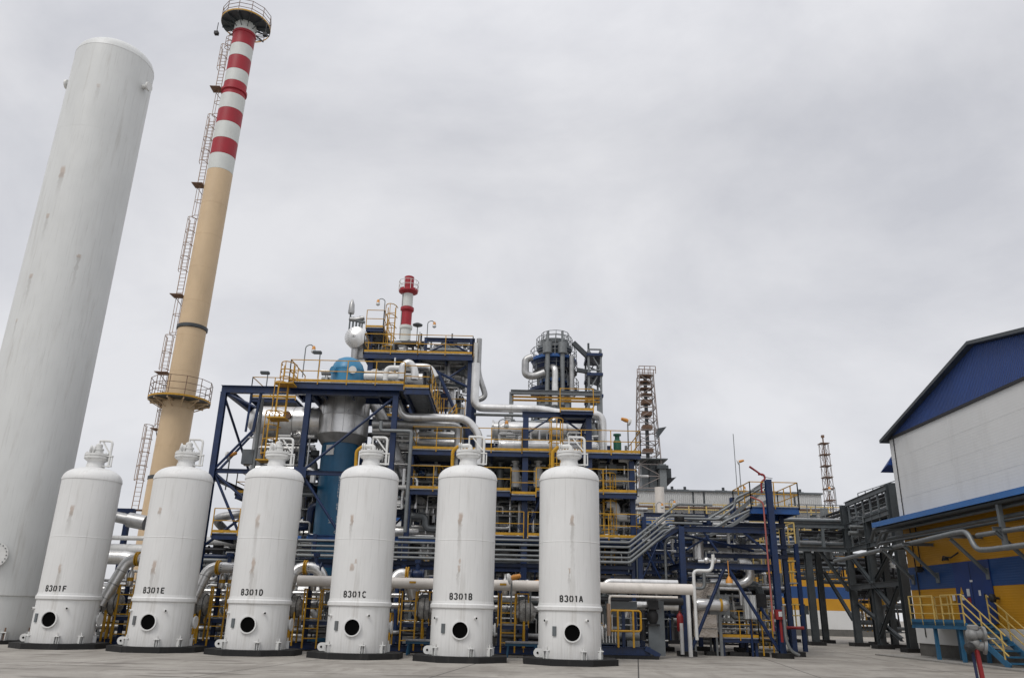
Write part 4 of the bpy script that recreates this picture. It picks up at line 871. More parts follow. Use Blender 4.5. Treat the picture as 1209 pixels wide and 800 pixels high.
# ================================================================== grey conduits in front of the structure
ZL = [at(600, y, 35.6).z for y in (637, 642.5, 649, 655, 660.5)]
for i, z in enumerate(ZL):
    nm = ('top', 'second', 'middle', 'fourth', 'lowest')[i]; xl = at(352, 640, 35.6).x if i else at(470, 640, 35.6).x
    xr = 5.4+.0*i; s = (1.75, 1.45, 1.35, 1.25, 1.55)[i]
    pipe('%s of the five thin grey conduits crossing behind tanks B301D to B301A' % nm, [(xl, 35.6, z), (xr, 35.6, z), (xr+s*1.28, 35.75, z+s), (xr+s*1.28+1.6, 35.8, z+s)], .055 if i < 4 else .07, GREY, .12, 0, group='thin grey conduits', world=True, name='conduit', cat='conduit', n=10)
t = thing('conduit_support', 'dark beam carrying the five thin conduits behind the tanks', 'support', (0, 35.9, 0))
build(B().ibeam((-9.0, 35.9, ZL[-1]-.2), (5.6, 35.9, ZL[-1]-.2), .14, .16), 'beam', BLUE, t)
for x in (-8.6, -4.8, -1.2, 3.0, 5.6): build(B().ibeam((x, 36.0, 0), (x, 36.0, ZL[0]+.1), .14, .14), 'column', BLUE, t)

# ================================================================== pipes at left, between tanks F, E and D
pipe('grey flanged pipe high between tanks B301F and B301E', [(120, 606, 36), (152, 613, 36)], .24, DSIL, bands=0)
pipe('fat cuff of the high grey pipe by the chimney foot', [(152, 613, 36), (172, 617, 36)], .33, DSIL, bands=0)
pipe('thin white pipe between tanks B301F and B301E, below the flanged pipe', [(120, 634, 36), (185, 636, 36)], .1, WHT, bands=0)
pipe('white pipe between tanks B301F and B301E under the thin one', [(115, 648, 36.2), (190, 650, 36.2)], .26, WHT, bands=1.4)
pipe('upper silver pipe elbow between tanks B301F and B301E', [(118, 657, 35), (150, 658, 35), (160, 662, 35)], .3, SIL, .5, .9)
solo(B().box(-21.5, -18.8, 40, 40.3, 5.9, 6.1).box(-20.2, -20.0, 40, 40.3, 0, 5.9).box(-19.2, -19.0, 40, 40.3, 0, 5.9), 'pipe_support', 'dark blue pipe support in the gap between tanks B301F and B301E', 'support', BLUE)
pipe('grey pipe bent like an elbow left of tank B301D above the yellow railing', [(302, 604, 40), (252, 611, 40), (268, 628, 41)], .2, DSIL, .5, 0)
pipe('second grey pipe below the bent one left of tank B301D', [(250, 631, 40), (300, 627, 40)], .2, DSIL, bands=0)
pipe('white pipe on the lower landing left of tank B301D', [(244, 638, 40), (300, 638, 40)], .2, WHT, bands=0)
for i_, (py, m_) in enumerate(((648, DARKEQ), (656, BLUE), (661, GREY), (667, MGREY), (676, DSIL))):
    pipe('%s of the stacked dark lines between tanks B301E and B301D' % ('topmost', 'second', 'third', 'fourth', 'lowest')[i_], [(232, py, 38.5), (345, py, 38.5)], .07+.03*(i_ % 3), m_, bands=0)

# ================================================================== seeded dense pipework behind (every run is a pipe of its own)
rng = random.Random(11)
PEND = []
def pend(label, P, r, m, bend, bands, group=None, world=True, n=10):
    L_ = sum((P[i+1]-P[i]).length for i in range(len(P)-1)); PEND.append((r*L_/P[0].y**2, label, P, r, m, bend, bands, group))
def flush_pipes(limit=292):
    """the pipes that show largest become things of their own, the remaining small bore runs one tangle"""
    PEND.sort(key=lambda q: -q[0]); k_ = max(0, limit-sum(1 for o in USED if o['category'] == 'pipe'))
    for (_, label, P, r, m, bend, bands, group) in PEND[:k_]: pipe(label, P, r, m, bend, bands, group=group, world=True, n=10)
    v, f, mi, ms = [], [], [], []
    for (_, label, P, r, m, bend, bands, group) in PEND[k_:]:
        b = B().tube(P, r, 8, bend); o = len(v); v += b.v; f += [tuple(i+o for i in q) for q in b.f]
        if m not in ms: ms.append(m)
        mi += [ms.index(m)]*len(b.f)
    me = bpy.data.meshes.new('small_bore_pipework'); me.from_pydata(v, [], f)
    for m in ms: me.materials.append(m)
    me.polygons.foreach_set('material_index', mi); me.polygons.foreach_set('use_smooth', [True]*len(f)); me.update(); me.set_sharp_from_angle(angle=rad(40))
    o = bpy.data.objects.new('small_bore_pipework', me); COL.objects.link(o); o['kind'] = 'stuff'; o['label'] = 'tangle of thin grey and silver pipework filling the back of the plant'; o['category'] = 'pipework'
def bundle(px0, px1, py0, py1, Y0, Y1, nh, nv, where, rs=(.05, .2), mats=(DSIL, GREY, SIL, MGREY, DARKEQ, WHT), nvalve=2, nbox=1, boxm=(MGREY, DARKEQ)):
    nh = int(nh*2.4+.5); nv = int(nv*2.6+.5)
    for i in range(nh):
        Y = rng.uniform(Y0, Y1); py = py0+(py1-py0)*(i+rng.uniform(.2, .8))/nh; r = rng.uniform(*rs)*(1 if rng.random() < .5 else .6); m = rng.choice(mats)
        a, b_ = at(px0, py, Y), at(px1, py, Y); b_.z = a.z; u0, u1 = sorted((rng.uniform(-.02, .35), rng.uniform(.65, 1.02)));
        if rng.random() < .5: u0, u1 = 0, 1
        L_ = b_-a; P = [a+L_*u0, a+L_*u1]; dz = rng.choice((0, 0, .6, -.6, 1.1))
        zlo, zhi = at(px0, py1, Y).z, at(px0, py0, Y).z
        if dz and zlo-.3 < a.z+dz < zhi+.3: P = [P[0], P[0]+L_*(u1-u0)*.5, P[0]+L_*(u1-u0)*.5+V((0, 0, dz)), P[1]+V((0, 0, dz))]
        elif rng.random() < .5: P.append(P[1]+V((0, 0, -rng.uniform(.5, 1.2)))) if P[1].z > 1.5 else None
        mn = {'aluminium_cladding': 'silver', 'dull_cladding': 'dull silver', 'galvanised_steel': 'grey', 'mid_grey_steel': 'mid grey', 'dark_equipment': 'dark', 'painted_header': 'cream', 'white_pipe_paint': 'white', 'blue_steel_paint': 'blue', 'black_metal': 'black', 'yellow_safety_paint': 'yellow'}[m.name]
        pend('%s %s horizontal pipe %s' % ('thin' if r < .1 else 'thick', mn, where), P, r, m, r*2.5, .9 if r > .1 else 0, group='pipework '+where, world=True, n=10)
    for i in range(nv):
        Y = rng.uniform(Y0, Y1); px = px0+(px1-px0)*(i+rng.uniform(.15, .85))/nv; r = rng.uniform(*rs)*.65; m = rng.choice(mats)
        a, b_ = at(px, py1, Y), at(px, py0, Y); a.x = b_.x; h = b_.z-a.z; a.z += h*rng.choice((0, 0, .3)); b_.z -= h*rng.choice((0, .15, .35)); P = [a, b_]
        if rng.random() < .55: P.append(b_+V((rng.choice((-1, 1))*rng.uniform(.3, .8), rng.uniform(-.2, .4), 0)))
        pend('%s %s upright pipe %s' % ('thin' if r < .1 else 'thick', {'aluminium_cladding': 'silver', 'dull_cladding': 'dull silver', 'galvanised_steel': 'grey', 'mid_grey_steel': 'mid grey', 'dark_equipment': 'dark', 'painted_header': 'cream', 'white_pipe_paint': 'white', 'blue_steel_paint': 'blue', 'black_metal': 'black', 'yellow_safety_paint': 'yellow'}[m.name], where), P, r, m, r*2.5, 0, group='pipework '+where, world=True, n=10)
    for i in range(7):
        Y = rng.uniform(Y0, Y1); m = rng.choice(mats); r = rng.uniform(.02, .045); a, b_ = at(px0, rng.uniform(py0, py1), Y), at(px1, (py0+py1)/2, Y); b_.z = a.z; u = rng.uniform(0, .4); L_ = b_-a; P = [a+L_*u, a+L_*rng.uniform(u+.3, 1)]
        if rng.random() < .6 and P[1].z > 1.3: P.append(P[1]-V((0, 0, rng.uniform(.4, 1.1))))
        pend('thin pipe '+where, P, r, m, .1, 0, group='pipework '+where)
    for i in range(9):
        Y = rng.uniform(Y0, Y1); m = rng.choice(mats); r = rng.uniform(.018, .045); px = rng.uniform(px0, px1); a, b_ = at(px, py1, Y), at(px, py0, Y); a.x = b_.x; h = b_.z-a.z; a.z += h*rng.choice((0, .2, .5)); b_.z -= h*rng.choice((0, .2, .3)); P = [a, b_]
        if rng.random() < .6: P.append(b_+V((rng.choice((-1, 1))*rng.uniform(.2, .7), 0, 0)))
        pend('thin pipe '+where, P, r, m, .1, 0, group='pipework '+where)
    for i in range(nvalve):
        Y = rng.uniform(Y0, Y1-.3); q = at(rng.uniform(px0, px1), rng.uniform(py0+2, py1-2), Y); r = rng.uniform(.07, .13); axv = rng.choice(((1, 0, 0), (0, 0, 1)))
        t = thing('valve', 'small handwheel valve %s' % where, 'valve', q, 'valves '+where)
        build(valve_mesh(q, axv, r), 'valve_body', rng.choice((DSIL, GREY, WHT, BLK)), t); build(B().cyl(q, q+V((0, -.3, .1)), .022, 6), 'spindle', GREY, t); build(wheel_mesh(q+V((0, -.3, .1)), (0, -1, .3), .13), 'handwheel', rng.choice((BLK, BLK, YEL, LBLUE)), t)
        ex = B().tube([q-V(axv)*.9, q+V(axv)*.9], r*.6, 10); build(ex, 'pipe_stub', rng.choice(mats), t)
    for i in range(nbox):
        Y = rng.uniform(Y0, Y1); q = at(rng.uniform(px0, px1), rng.uniform(py0, py1), Y); w_ = rng.uniform(.3, .6); h_ = rng.uniform(.3, .7)
        t = thing('instrument_box', 'small instrument box %s' % where, 'box', q, 'instrument boxes '+where)
        build(B().cbox(q, w_, .2, h_), 'enclosure', rng.choice(boxm), t); build(B().cbox(q+V((0, -.106, .03)), w_*.8, .012, h_*.75), 'door', rng.choice(boxm), t); build(B().cyl(q-V((0, 0, h_/2)), q-V((0, 0, h_/2+.8)), .03, 6), 'stand', MGREY, t)
DK = (DSIL, DSIL, GREY, SIL, MGREY, DARKEQ, BLUE)
bundle(583, 640, 540, 556, 40, 45, 3, 3, 'just under the middle deck, left of tank B301A', mats=DK)
bundle(583, 640, 583, 626, 42, 46, 5, 3, 'above the lowest deck, between tanks B301B and B301A', mats=DK)
bundle(583, 640, 662, 735, 38.5, 43, 5, 5, 'near the ground between tanks B301B and B301A', mats=DK)
bundle(583, 620, 560, 577, 40, 44, 2, 4, 'on the second deck between tanks B301B and B301A', mats=(SIL, WHT, GREY, DSIL))
bundle(583, 640, 511, 532, 40.4, 43, 3, 6, 'on the middle deck left of tank B301A', mats=(SIL, WHT, GREY, DSIL), nvalve=4)
bundle(640, 700, 512, 532, 40.4, 43, 2, 6, 'on the middle deck above tank B301A', mats=(SIL, WHT, GREY, DSIL), nvalve=3)
bundle(600, 640, 497, 507, 43, 45, 1, 5, 'on the exchanger tops left of the portal', mats=(SIL, GREY, DSIL), nvalve=3)
bundle(630, 700, 494, 504, 42.5, 45, 2, 5, 'under the portal beam above tank B301A', mats=(SIL, GREY, MGREY, RED) if False else (SIL, GREY, MGREY), nvalve=3)
bundle(706, 748, 540, 576, 39, 44, 5, 4, 'on the second deck right of tank B301A', mats=(SIL, WHT, GREY, DSIL, DARKEQ), nvalve=3)
bundle(706, 750, 585, 630, 39.5, 44, 5, 5, 'on the lowest deck right of tank B301A', mats=DK, nvalve=3)
bundle(706, 800, 640, 684, 37.5, 43, 5, 5, 'behind the conduits right of tank B301A', mats=DK, nvalve=3)
bundle(706, 800, 690, 755, 36, 42, 5, 8, 'near the ground right of tank B301A', mats=DK, nvalve=5, nbox=3)
bundle(465, 520, 540, 577, 43, 46, 2, 4, 'behind the stair between tanks B301C and B301B', mats=DK)
bundle(440, 520, 636, 668, 38.5, 42, 4, 4, 'behind the conduits between tanks B301C and B301B', mats=DK, nvalve=3)
bundle(462, 520, 680, 752, 35.5, 39, 4, 5, 'near the ground between tanks B301C and B301B', mats=DK, nvalve=4)
bundle(345, 400, 640, 680, 40, 43, 4, 2, 'behind the conduits between tanks B301D and B301C', mats=DK)
bundle(345, 400, 690, 752, 35.5, 40, 5, 5, 'near the ground between tanks B301D and B301C', mats=DK, nvalve=4)
bundle(345, 385, 560, 632, 40, 43, 4, 4, 'left of the reactor shell above the conduits', mats=DK, nvalve=3)
bundle(232, 290, 690, 752, 35.5, 40, 5, 5, 'near the ground between tanks B301E and B301D', mats=DK, nvalve=4)
bundle(232, 300, 646, 690, 40, 44, 4, 3, 'behind the branch pipe between tanks B301E and B301D', mats=DK)
bundle(112, 180, 680, 752, 35.5, 40, 5, 5, 'near the ground between tanks B301F and B301E', mats=DK, nvalve=4)
bundle(305, 372, 520, 560, 40.5, 44, 4, 5, 'under the silver duct above tank B301D', mats=DK, nvalve=3)
bundle(440, 500, 505, 560, 41.5, 46, 4, 5, 'under the upper deck above tank B301C', mats=DK, nvalve=3)
bundle(500, 548, 490, 530, 44, 48, 4, 4, 'below the worker\'s deck above tank B301B', mats=DK, nvalve=2)
bundle(500, 548, 462, 486, 45, 48, 2, 3, 'on the worker\'s deck', mats=(DSIL, GREY, SIL), nvalve=2)
bundle(440, 500, 455, 500, 44, 48, 4, 3, 'between the reactor deck and the highest deck', mats=DK, nvalve=2)
bundle(432, 500, 404, 416, 44.5, 47, 2, 5, 'on the highest deck by the silver drum', mats=(DSIL, GREY, SIL, DARKEQ), nvalve=4)
bundle(508, 555, 404, 416, 44.5, 47, 2, 4, 'on the highest deck at its right end', mats=(DSIL, GREY, MGREY), nvalve=1)
bundle(380, 470, 436, 449, 40.8, 42, 2, 4, 'on the reactor deck behind the blue dome', mats=(DSIL, WHT, GREY), nvalve=3)
bundle(812, 900, 640, 664, 38.5, 44, 5, 4, 'in the upper part of the right blue frame', mats=DK, nvalve=2)
bundle(812, 930, 676, 700, 38.5, 44, 4, 4, 'in the middle of the right blue frame', mats=DK, nvalve=3)
bundle(812, 930, 704, 760, 41, 46, 4, 7, 'behind the cabinets in the right blue frame', mats=DK, nvalve=4, nbox=3)
bundle(745, 805, 620, 680, 40, 46, 5, 5, 'left of the right blue frame', mats=DK, nvalve=2)
BR = (SIL, SIL, WHT, DSIL, GREY)
bundle(486, 520, 585, 630, 39, 42, 3, 2, 'on the lower landing between tanks B301C and B301B', mats=BR, nvalve=2)
bundle(584, 638, 585, 628, 38.6, 40, 2, 2, 'on the lowest deck edge between tanks B301B and B301A', mats=BR, nvalve=2)
bundle(706, 748, 543, 576, 38.6, 40, 2, 2, 'on the second deck edge right of tank B301A', mats=BR, nvalve=2)
bundle(706, 750, 588, 632, 38.6, 40, 2, 2, 'on the lowest deck edge right of tank B301A', mats=BR, nvalve=2)
bundle(440, 545, 500, 530, 39.5, 42, 3, 3, 'just under the reactor deck, right of the collar', mats=BR, nvalve=3)
bundle(440, 520, 545, 600, 39, 42, 3, 2, 'above the conduits, right of tank B301C top', mats=BR, nvalve=3)
bundle(505, 550, 425, 460, 43.5, 46, 3, 3, 'under the right end of the highest deck', mats=BR, nvalve=2)
bundle(300, 372, 500, 555, 38.5, 42, 3, 3, 'below the silver duct behind tank B301D top', mats=BR, nvalve=2)
bundle(112, 180, 690, 745, 34.6, 36, 2, 2, 'by the valve skid between tanks B301F and B301E', mats=BR, nvalve=3)
bundle(232, 290, 690, 745, 34.6, 36, 2, 2, 'by the valve skid between tanks B301E and B301D', mats=BR, nvalve=3)
bundle(345, 400, 690, 745, 34.6, 36, 2, 2, 'by the valve skid between tanks B301D and B301C', mats=BR, nvalve=3)
bundle(808, 925, 700, 745, 37.5, 40, 2, 3, 'at the front inside the right blue frame', mats=BR, nvalve=4)
bundle(806, 925, 612, 660, 37, 40, 2, 2, 'at the top of the right blue frame', mats=BR, nvalve=3)
# dark machinery halls far back inside the plant: equipment cabinets closing the view at ground level
t = thing('machinery_hall', 'long dark equipment hall closing the view behind the pipework', 'building', (-3, 50, 0))
build(B().box(-18, 13, 50.5, 56, 0, 5.4), 'wall', DARKEQ, t); build(B().box(-18.3, 13.3, 50.2, 56.3, 5.4, 5.6), 'roof', DARKEQ, t)
b = B()
for i in range(14): b.box(-17+i*2.2, -16.5+i*2.2, 50.42, 50.5, .2, 5.2)
build(b, 'wall_ribs', MGREY, t)
# second rank of steel behind, so that daylight only filters through
for (xa_, xb_, zt_, lab) in ((-14, -6.2, 9.4, 'rear blue steel frame behind the reactor'), (-2.0, 6.2, 11.2, 'rear blue steel frame behind the middle decks')):
    t = thing('rear_steel_frame', lab, 'steel frame', (xa_, 48, 0)); n_ = 4
    columns(t, [(xa_+(xb_-xa_)*i/n_, 47.6) for i in range(n_+1)], 0, zt_, w_=.26)
    for z in (4.8, 6.9, 9.0, zt_): build(B().ibeam((xa_, 47.4, z), (xb_, 47.4, z), .2, .28), 'beam', BLUE, t)
    for i in range(n_): x0 = xa_+(xb_-xa_)*i/n_; x1 = xa_+(xb_-xa_)*(i+1)/n_; brace(t, V((x0, 47.5, 4.8)), V((x1, 47.5, 6.9)), w_=.12)
    if xa_ > -5:
        add_deck(t, xa_, xb_, 46.2, 49.6, ZB_, 'f'); add_deck(t, xa_, xb_, 46.2, 49.6, ZA-.1, 'f')
t = thing('distant_blue_building', 'far building with blue and white panels seen between tanks B301C and B301B', 'building', (-6, 90, 0))
x0, x1 = at(300, 600, 90).x, at(560, 600, 90).x; z1 = at(480, 588, 90).z
build(B().box(x0, x1, 90, 100, 0, z1), 'wall', WWHITE, t); b = B()
for z in (z1-1.6, z1-4.2, z1-7): b.box(x0-.05, x1+.05, 89.9, 90, z-.9, z)
build(b, 'blue_bands', LBLUE, t); build(B().box(x0-.3, x1+.3, 89.7, 100.3, z1, z1+.25), 'roof', MGREY, t)

# ================================================================== right blue frame
t = thing('right_steel_frame', 'blue braced steel frame on black feet at the right, with A shaped front braces', 'steel frame', (8.0, 36, 0))
YR, YS = 35.6, 41.5; XA, XB = 7.7, 11.85; z2 = 5.72; z1 = 3.6
cA = at(811, 770, YR); cB = at(924, 770, YR); XA, XB = cA.x, cB.x; z2 = at(850, 625, YR).z; z1 = at(850, 668, YR).z
columns(t, [(XA, YR), (XA, YS)], 0.1, z2+.1, w_=.24); columns(t, [(XB, YR), (XB, YS)], 0.1, at(905, 566, YR).z, w_=.26); columns(t, [(XB+1.3, YR+2.5), (XA+2, YS)], .1, at(905, 600, YR).z, w_=.2)
for y in (YR, YS): 
    for z in (z2, z1): build(B().ibeam((XA+.12, y, z), (XB-.13, y, z), .2, .24), 'beam', BLUE, t)
for x in (XA, XB):
    for z in (z2, z1): build(B().ibeam((x, YR+.12, z), (x, YS-.12, z), .2, .24), 'beam', BLUE, t)
for z in (z2-.5, z2-.95, z2+.5): build(B().ibeam((XA+.12, YR+2.3, z), (XB+1.4, YR+2.3, z), .14, .18), 'beam', BLUE, t)
mid = at(857, 668, YR); 
brace(t, V((mid.x-.1, YR-.02, z1-.1)), V((XA+.2, YR-.02, .25)), w_=.15); brace(t, V((mid.x+.1, YR-.02, z1-.1)), V((XB-.15, YR-.02, .3)), w_=.15)
brace(t, V((XA+.1, YR+.3, z2-.2)), V((XB-.2, YR+2.3, z2-.7)), w_=.12); brace(t, V((XA+.2, YR+.05, z2-.9)), V((mid.x, YR+1.5, z1+1.6)), w_=.1); brace(t, V((XB-.1, YR, z1+.5)), V((mid.x+.9, YR, z2-.1)), w_=.12); brace(t, V((mid.x-.3, YR, z1+.6)), V((mid.x-.9, YR, z2-.1)), w_=.1)
brace(t, V((XA, YR+.1, z2+.1)), V((XA-2.2, YR+.2, z1+.4)), w_=.2, nm='stringer'); brace(t, V((XB+.1, YR+.2, 6.2)), V((XB+1.5, YS-.2, 4.2)), w_=.12)
brace(t, V((XB, YR+.3, 1)), V((XB, YS-.2, z1-.2))); brace(t, V((XA, YR+.3, z1-.2)), V((XA, YS-.2, .6)))
for (x, y) in ((XA, YR), (XB, YR), (XA, YS), (XB, YS), (XA+2, YS), (XB+1.3, YR+2.5)): build(B().prism([(x-.36, y-.36), (x+.36, y-.36), (x+.36, y+.36), (x-.36, y+.36)], 0, .2), 'footing', RUB, t)
pz = at(937, 600, YR+1.2).z; px0_, px1_ = at(884, 600, YR+1).x, at(940, 600, YR+1).x
add_deck(t, px0_, px1_, YR+.6, YR+3.4, pz, 'flrb', toe=False, fr=.3, beam=LBLUE, sp=.9)
# left lower bay columns
t = thing('left_bay_frame', 'dark blue columns and top beam left of the right frame, behind the rising conduits', 'steel frame', (5.9, 37.5, 0))
bx = [at(x, 700, 37.5).x for x in (757, 780, 796)]
columns(t, [(bx[0], 37.5), (bx[1], 39), (bx[2], 40), (bx[0], 41)], 0, 5.4, w_=.2); q0 = at(760, 607, 37.5); q1 = at(836, 606, 37.5)
build(B().ibeam((q0.x, 37.5, q0.z), (q1.x, 37.5, q0.z), .16, .18), 'beam', BLUE, t); build(B().ibeam((q0.x, 37.5, 5.3), (q0.x, 37.5, q0.z-.1), .18, .18, V((0, 1, 0))), 'column', BLUE, t); build(B().ibeam((q1.x, 37.5, 5.7), (q1.x, 37.5, q0.z-.1), .16, .16, V((0, 1, 0))), 'column', BLUE, t)
for z in (4.4, 4.0, 3.5): build(B().ibeam((bx[0]+.1, 38.0, z), (XA, 38.0, z), .12, .16), 'beam', BLUE, t)
brace(t, V((bx[0], 37.4, 5)), V((bx[1], 37.4, 3.2)), w_=.1); brace(t, V((bx[1], 37.4, 5)), V((bx[2]+.3, 37.4, 3.4)), w_=.1); brace(t, V((bx[0], 37.4, 3.0)), V((bx[1], 37.4, 4.9)), w_=.08)
for x, y in ((bx[0], 37.5), (bx[1], 39), (bx[2], 40)): build(B().cbox((x, y, .1), .7, .7, .2), 'footing', RUB, t)
# cable trays climbing to the monitor platform
for i, (pa, pb, pc, dy) in enumerate((((812, 628), (846, 625), (900, 580), 0), ((818, 616), (850, 604), (902, 571), .8), ((838, 632), (868, 618), (905, 592), -.3))):
    P = [at(*pa, YR+1.4+dy), at(*pb, YR+1.4+dy), at(*pc, YR+1.4+dy)]; t = thing('cable_tray', '%s of the grey cable trays climbing to the railed monitor platform' % ('middle', 'upper', 'lower')[i], 'cable tray', P[0], 'grey cable trays')
    b = B()
    for k_ in range(2):
        for s in (0, .55): b.bar(P[k_]+V((0, s, 0)), P[k_+1]+V((0, s, 0)), .03, .12)
        n_ = int((P[k_+1]-P[k_]).length/.35)
        for j in range(n_): q = P[k_]+(P[k_+1]-P[k_])*(j/n_); b.bar(q, q+V((0, .55, 0)), .04)
    build(b, 'tray', GREY, t); b = B()
    for s in (.08, .2, .3, .42): b.tube([P[0]+V((-.6, s, .02)), P[0]+V((0, s, .06)), P[1]+V((0, s, .06)), P[2]+V((0, s, .06))], .04, 6)
    build(b, 'cables', BLK if i % 2 else MGREY, t)
for i, pts in enumerate(([(806, 612, 36.8), (848, 611, 36.8), (868, 598, 36.8), (868, 588, 36.8), (890, 578, 36.8)], [(822, 622, 36.4), (845, 622, 36.4), (858, 614, 36.4), (885, 602, 36.4)], [(835, 613, 37.2), (860, 598, 37.2), (880, 586, 37.2), (902, 574, 37.2)], [(805, 634, 36.2), (790, 634, 36.2), (785, 642, 36.2), (786, 690, 36.2)])):
    pipe('%s grey bent conduit near the cable trays of the right frame' % ('straight then stepped', 'short low', 'steep upper', 'hooked downward')[i], pts, .06, GREY, .2, 0, name='conduit', cat='conduit')
q = at(802, 613, 36.2); t = thing('cable_reel', 'black cable reel hung on the left end of the right blue frame', 'reel', q); build(B().lathe(q, [(.33, -.16), (.33, -.12), (.26, -.1), (.26, .1), (.33, .12), (.33, .16)], 20, V((1, 0, 0))), 'reel_drum', BLK, t)
# fire monitor on top
q = at(899, 575, YR+.9); t = thing('fire_monitor', 'red fire monitor nozzle aimed up left from the railed platform', 'fire monitor', q)
build(B().tube([q+V((0, 0, -.25)), q+V((0, 0, .25)), q+V((.22, 0, .4)), q+V((.15, 0, .62)), q+V((-.1, 0, .6))], .045, 10, .12), 'riser', RED, t)
build(B().tube([q+V((.1, 0, .55)), q+V((-.5, -.05, .95))], [.04, .05], 12), 'nozzle', RED, t); build(B().bar(q+V((.1, 0, .5)), q+V((.55, 0, .42)), .025), 'tiller', GREY, t)
PINK = mat('faded_red_hose', (.36, .10, .085), .6, 0, .15, 4)
pipe('red hose pipe running down the right column of the blue frame', [(886, 586, YR-.3), (901, 592, YR-.3), (905, 625, YR-.3), (921, 745, YR-.3)], .035, PINK, .2, 0)
q = at(921, 725, YR-.3); t = thing('hydrant_box', 'small red hydrant box with white plate at the foot of the red hose pipe', 'box', q); build(B().cbox(q, .4, .25, .4), 'box_body', RED, t); build(B().cbox(q+V((0, -.13, .02)), .2, .012, .2), 'plate', SIGNW, t); build(B().cyl(q, q-V((0, 0, 1.1)), .06, 8), 'riser', RED, t)
pipe('grey conduit rising from the ground just right of the red hydrant box', [(944, 773, YR-.6), (934, 768, YR-.6), (928, 755, YR-.6), (926, 715, YR-.6)], .06, GREY, .3, 0)
# lines at the left front column
pipe('tall white pipe beside the left foot of the right frame', [(790, 694, 34.4), (808, 694, 34.4), (812, 700, 34.4), (814, 775, 34.4)], .085, WHT, .2, 0)
pipe('white pipe that steps up and over beside the left front brace', [(823, 755, 34.6), (815, 673, 34.6), (840, 673, 34.6), (842, 660, 34.6), (842, 654, 34.6)], .07, WHT, .2, 0)
pipe('thinner white pipe stepping up to the right of the first one', [(815, 694, 35.2), (832, 694, 35.2), (833, 675, 35.2)], .07, GREY, .2, 0)
pipe('silver pipe turning up in the middle of the right frame', [(838, 688, 37.4), (878, 688, 37.4), (886, 682, 37.4), (884, 664, 37.4), (872, 664, 37.4)], .2, SIL, .4, 1)
pipe('slim silver pipe dropping right of the hanging yellow lamp', [(838, 694, 36.6), (874, 694, 36.6), (874, 714, 36.6)], .08, SIL, .15, 0)
pipe('stout upright silver pipe high in the left of the right frame', [(825, 660, 37.6), (823, 638, 37.6)], .26, SIL, bands=.6)
pipe('white stub bend with small valve at the left foot of the right frame', [(806, 772, 34.8), (804, 745, 34.8), (804, 735, 34.8)], .08, WHT, .1, 0)
t = thing('relief_valve_pair', 'pair of round headed silver valves on the beam of the right frame', 'valve', at(836, 661, 35))
for px in (834, 843): q = at(px, 661, 35); build(B().ball(q, .14), 'valve_ball', SIL, t); build(B().cyl(q, q+V((0, 0, .35)), .03, 8), 'valve_stem', GREY, t)
build(B().tube([at(824, 662, 35), at(850, 662, 35)], .07, 10), 'pipe_stub', SIL, t)
q = at(803, 733, 34.9); t = thing('fire_extinguisher', 'red fire extinguisher by the left foot of the right frame', 'fire extinguisher', q-V((0, 0, .4)))
build(B().lathe(q-V((0, 0, .4)), [(.12, 0), (.14, .04), (.14, .6), (.09, .7), (.04, .74), (.04, .82)], 16), 'cylinder', RED, t); build(B().bar(q+V((-.02, 0, .42)), q+V((.2, 0, .48)), .04).tube([q+V((0, -.05, .4)), q+V((.2, -.1, .3)), q+V((.18, -.1, -.2))], .02, 6), 'hose_and_handle', BLK, t)
# stainless cabinet
x0, x1 = at(819, 740, 36.4).x, at(847, 740, 36.4).x; t = thing('stainless_cabinet', 'large reflective stainless cabinet on legs inside the right frame', 'cabinet', (x0, 36.4, 0))
build(B().box(x0, x1, 36.4, 37.6, .75, 3.0), 'cabinet_body', STAINLESS, t); build(B().box(x0-.05, x1+.1, 36.3, 37.7, 3.0, 3.06), 'top_sheet', GREY, t)
for x in (x0+.05, x1-.05): 
    for y in (36.45, 37.55): build(B().bar((x, y, 0), (x, y, .75), .08), 'leg', GREY, t)
build(B().cbox(((x0+x1)/2, 36.39, 1.1), x1-x0-.02, .012, .03), 'door_seam', MGREY, t); build(B().ibeam((x1+.1, 36.3, 0), (x1+.1, 36.3, 3.1), .12, .12), 'post', GREY, t)
q = at(822, 713, 35.9); t = thing('small_drum', 'small horizontal silver drum above the stainless cabinet', 'drum', q); build(B().lathe(q, [(.05, -.1), (.2, -.05), (.26, .05), (.26, 1.25), (.2, 1.38), (.05, 1.45)], 20, V((1, 0, 0))), 'shell', SIL, t); build(B().lathe(q, [(.262, 1.0), (.266, 1.01), (.266, 1.1), (.262, 1.11)], 20, V((1, 0, 0))), 'yellow_band', YEL, t); build(B().cbox(q+V((1.1, .5, 0)), .9, .3, .8), 'cabinet_behind', GREY, t)
q = at(885, 716, 36.4); t = thing('white_cabinet', 'pale grey wall cabinet above the yellow railed platform in the right frame', 'cabinet', q); build(B().cbox(q, .52, .35, 1.0), 'enclosure', CORR, t); build(B().cbox(q+V((0, -.18, 0)), .46, .012, .92), 'door', CORR, t); build(B().cyl(q-V((0, 0, .5)), q-V((0, 0, 2.4)), .05, 8), 'post', BLUE, t)
# hanging yellow lamp
q = at(861, 688, 35.4); t = thing('hanging_lamp', 'yellow bodied lamp hanging from the apex of the A brace', 'lamp', q); build(B().cyl(q+V((0, 0, .2)), q+V((0, 0, .95)), .02, 6), 'stem', ORG, t); build(B().lathe(q, [(.16, 0), (.15, .12), (.06, .25), (.03, .3)], 14), 'lamp_body', ORG, t); build(B().lathe(q-V((0, 0, .12)), [(.08, 0), (.15, .06), (.16, .12)], 14), 'lamp_glass', GLASSY, t)
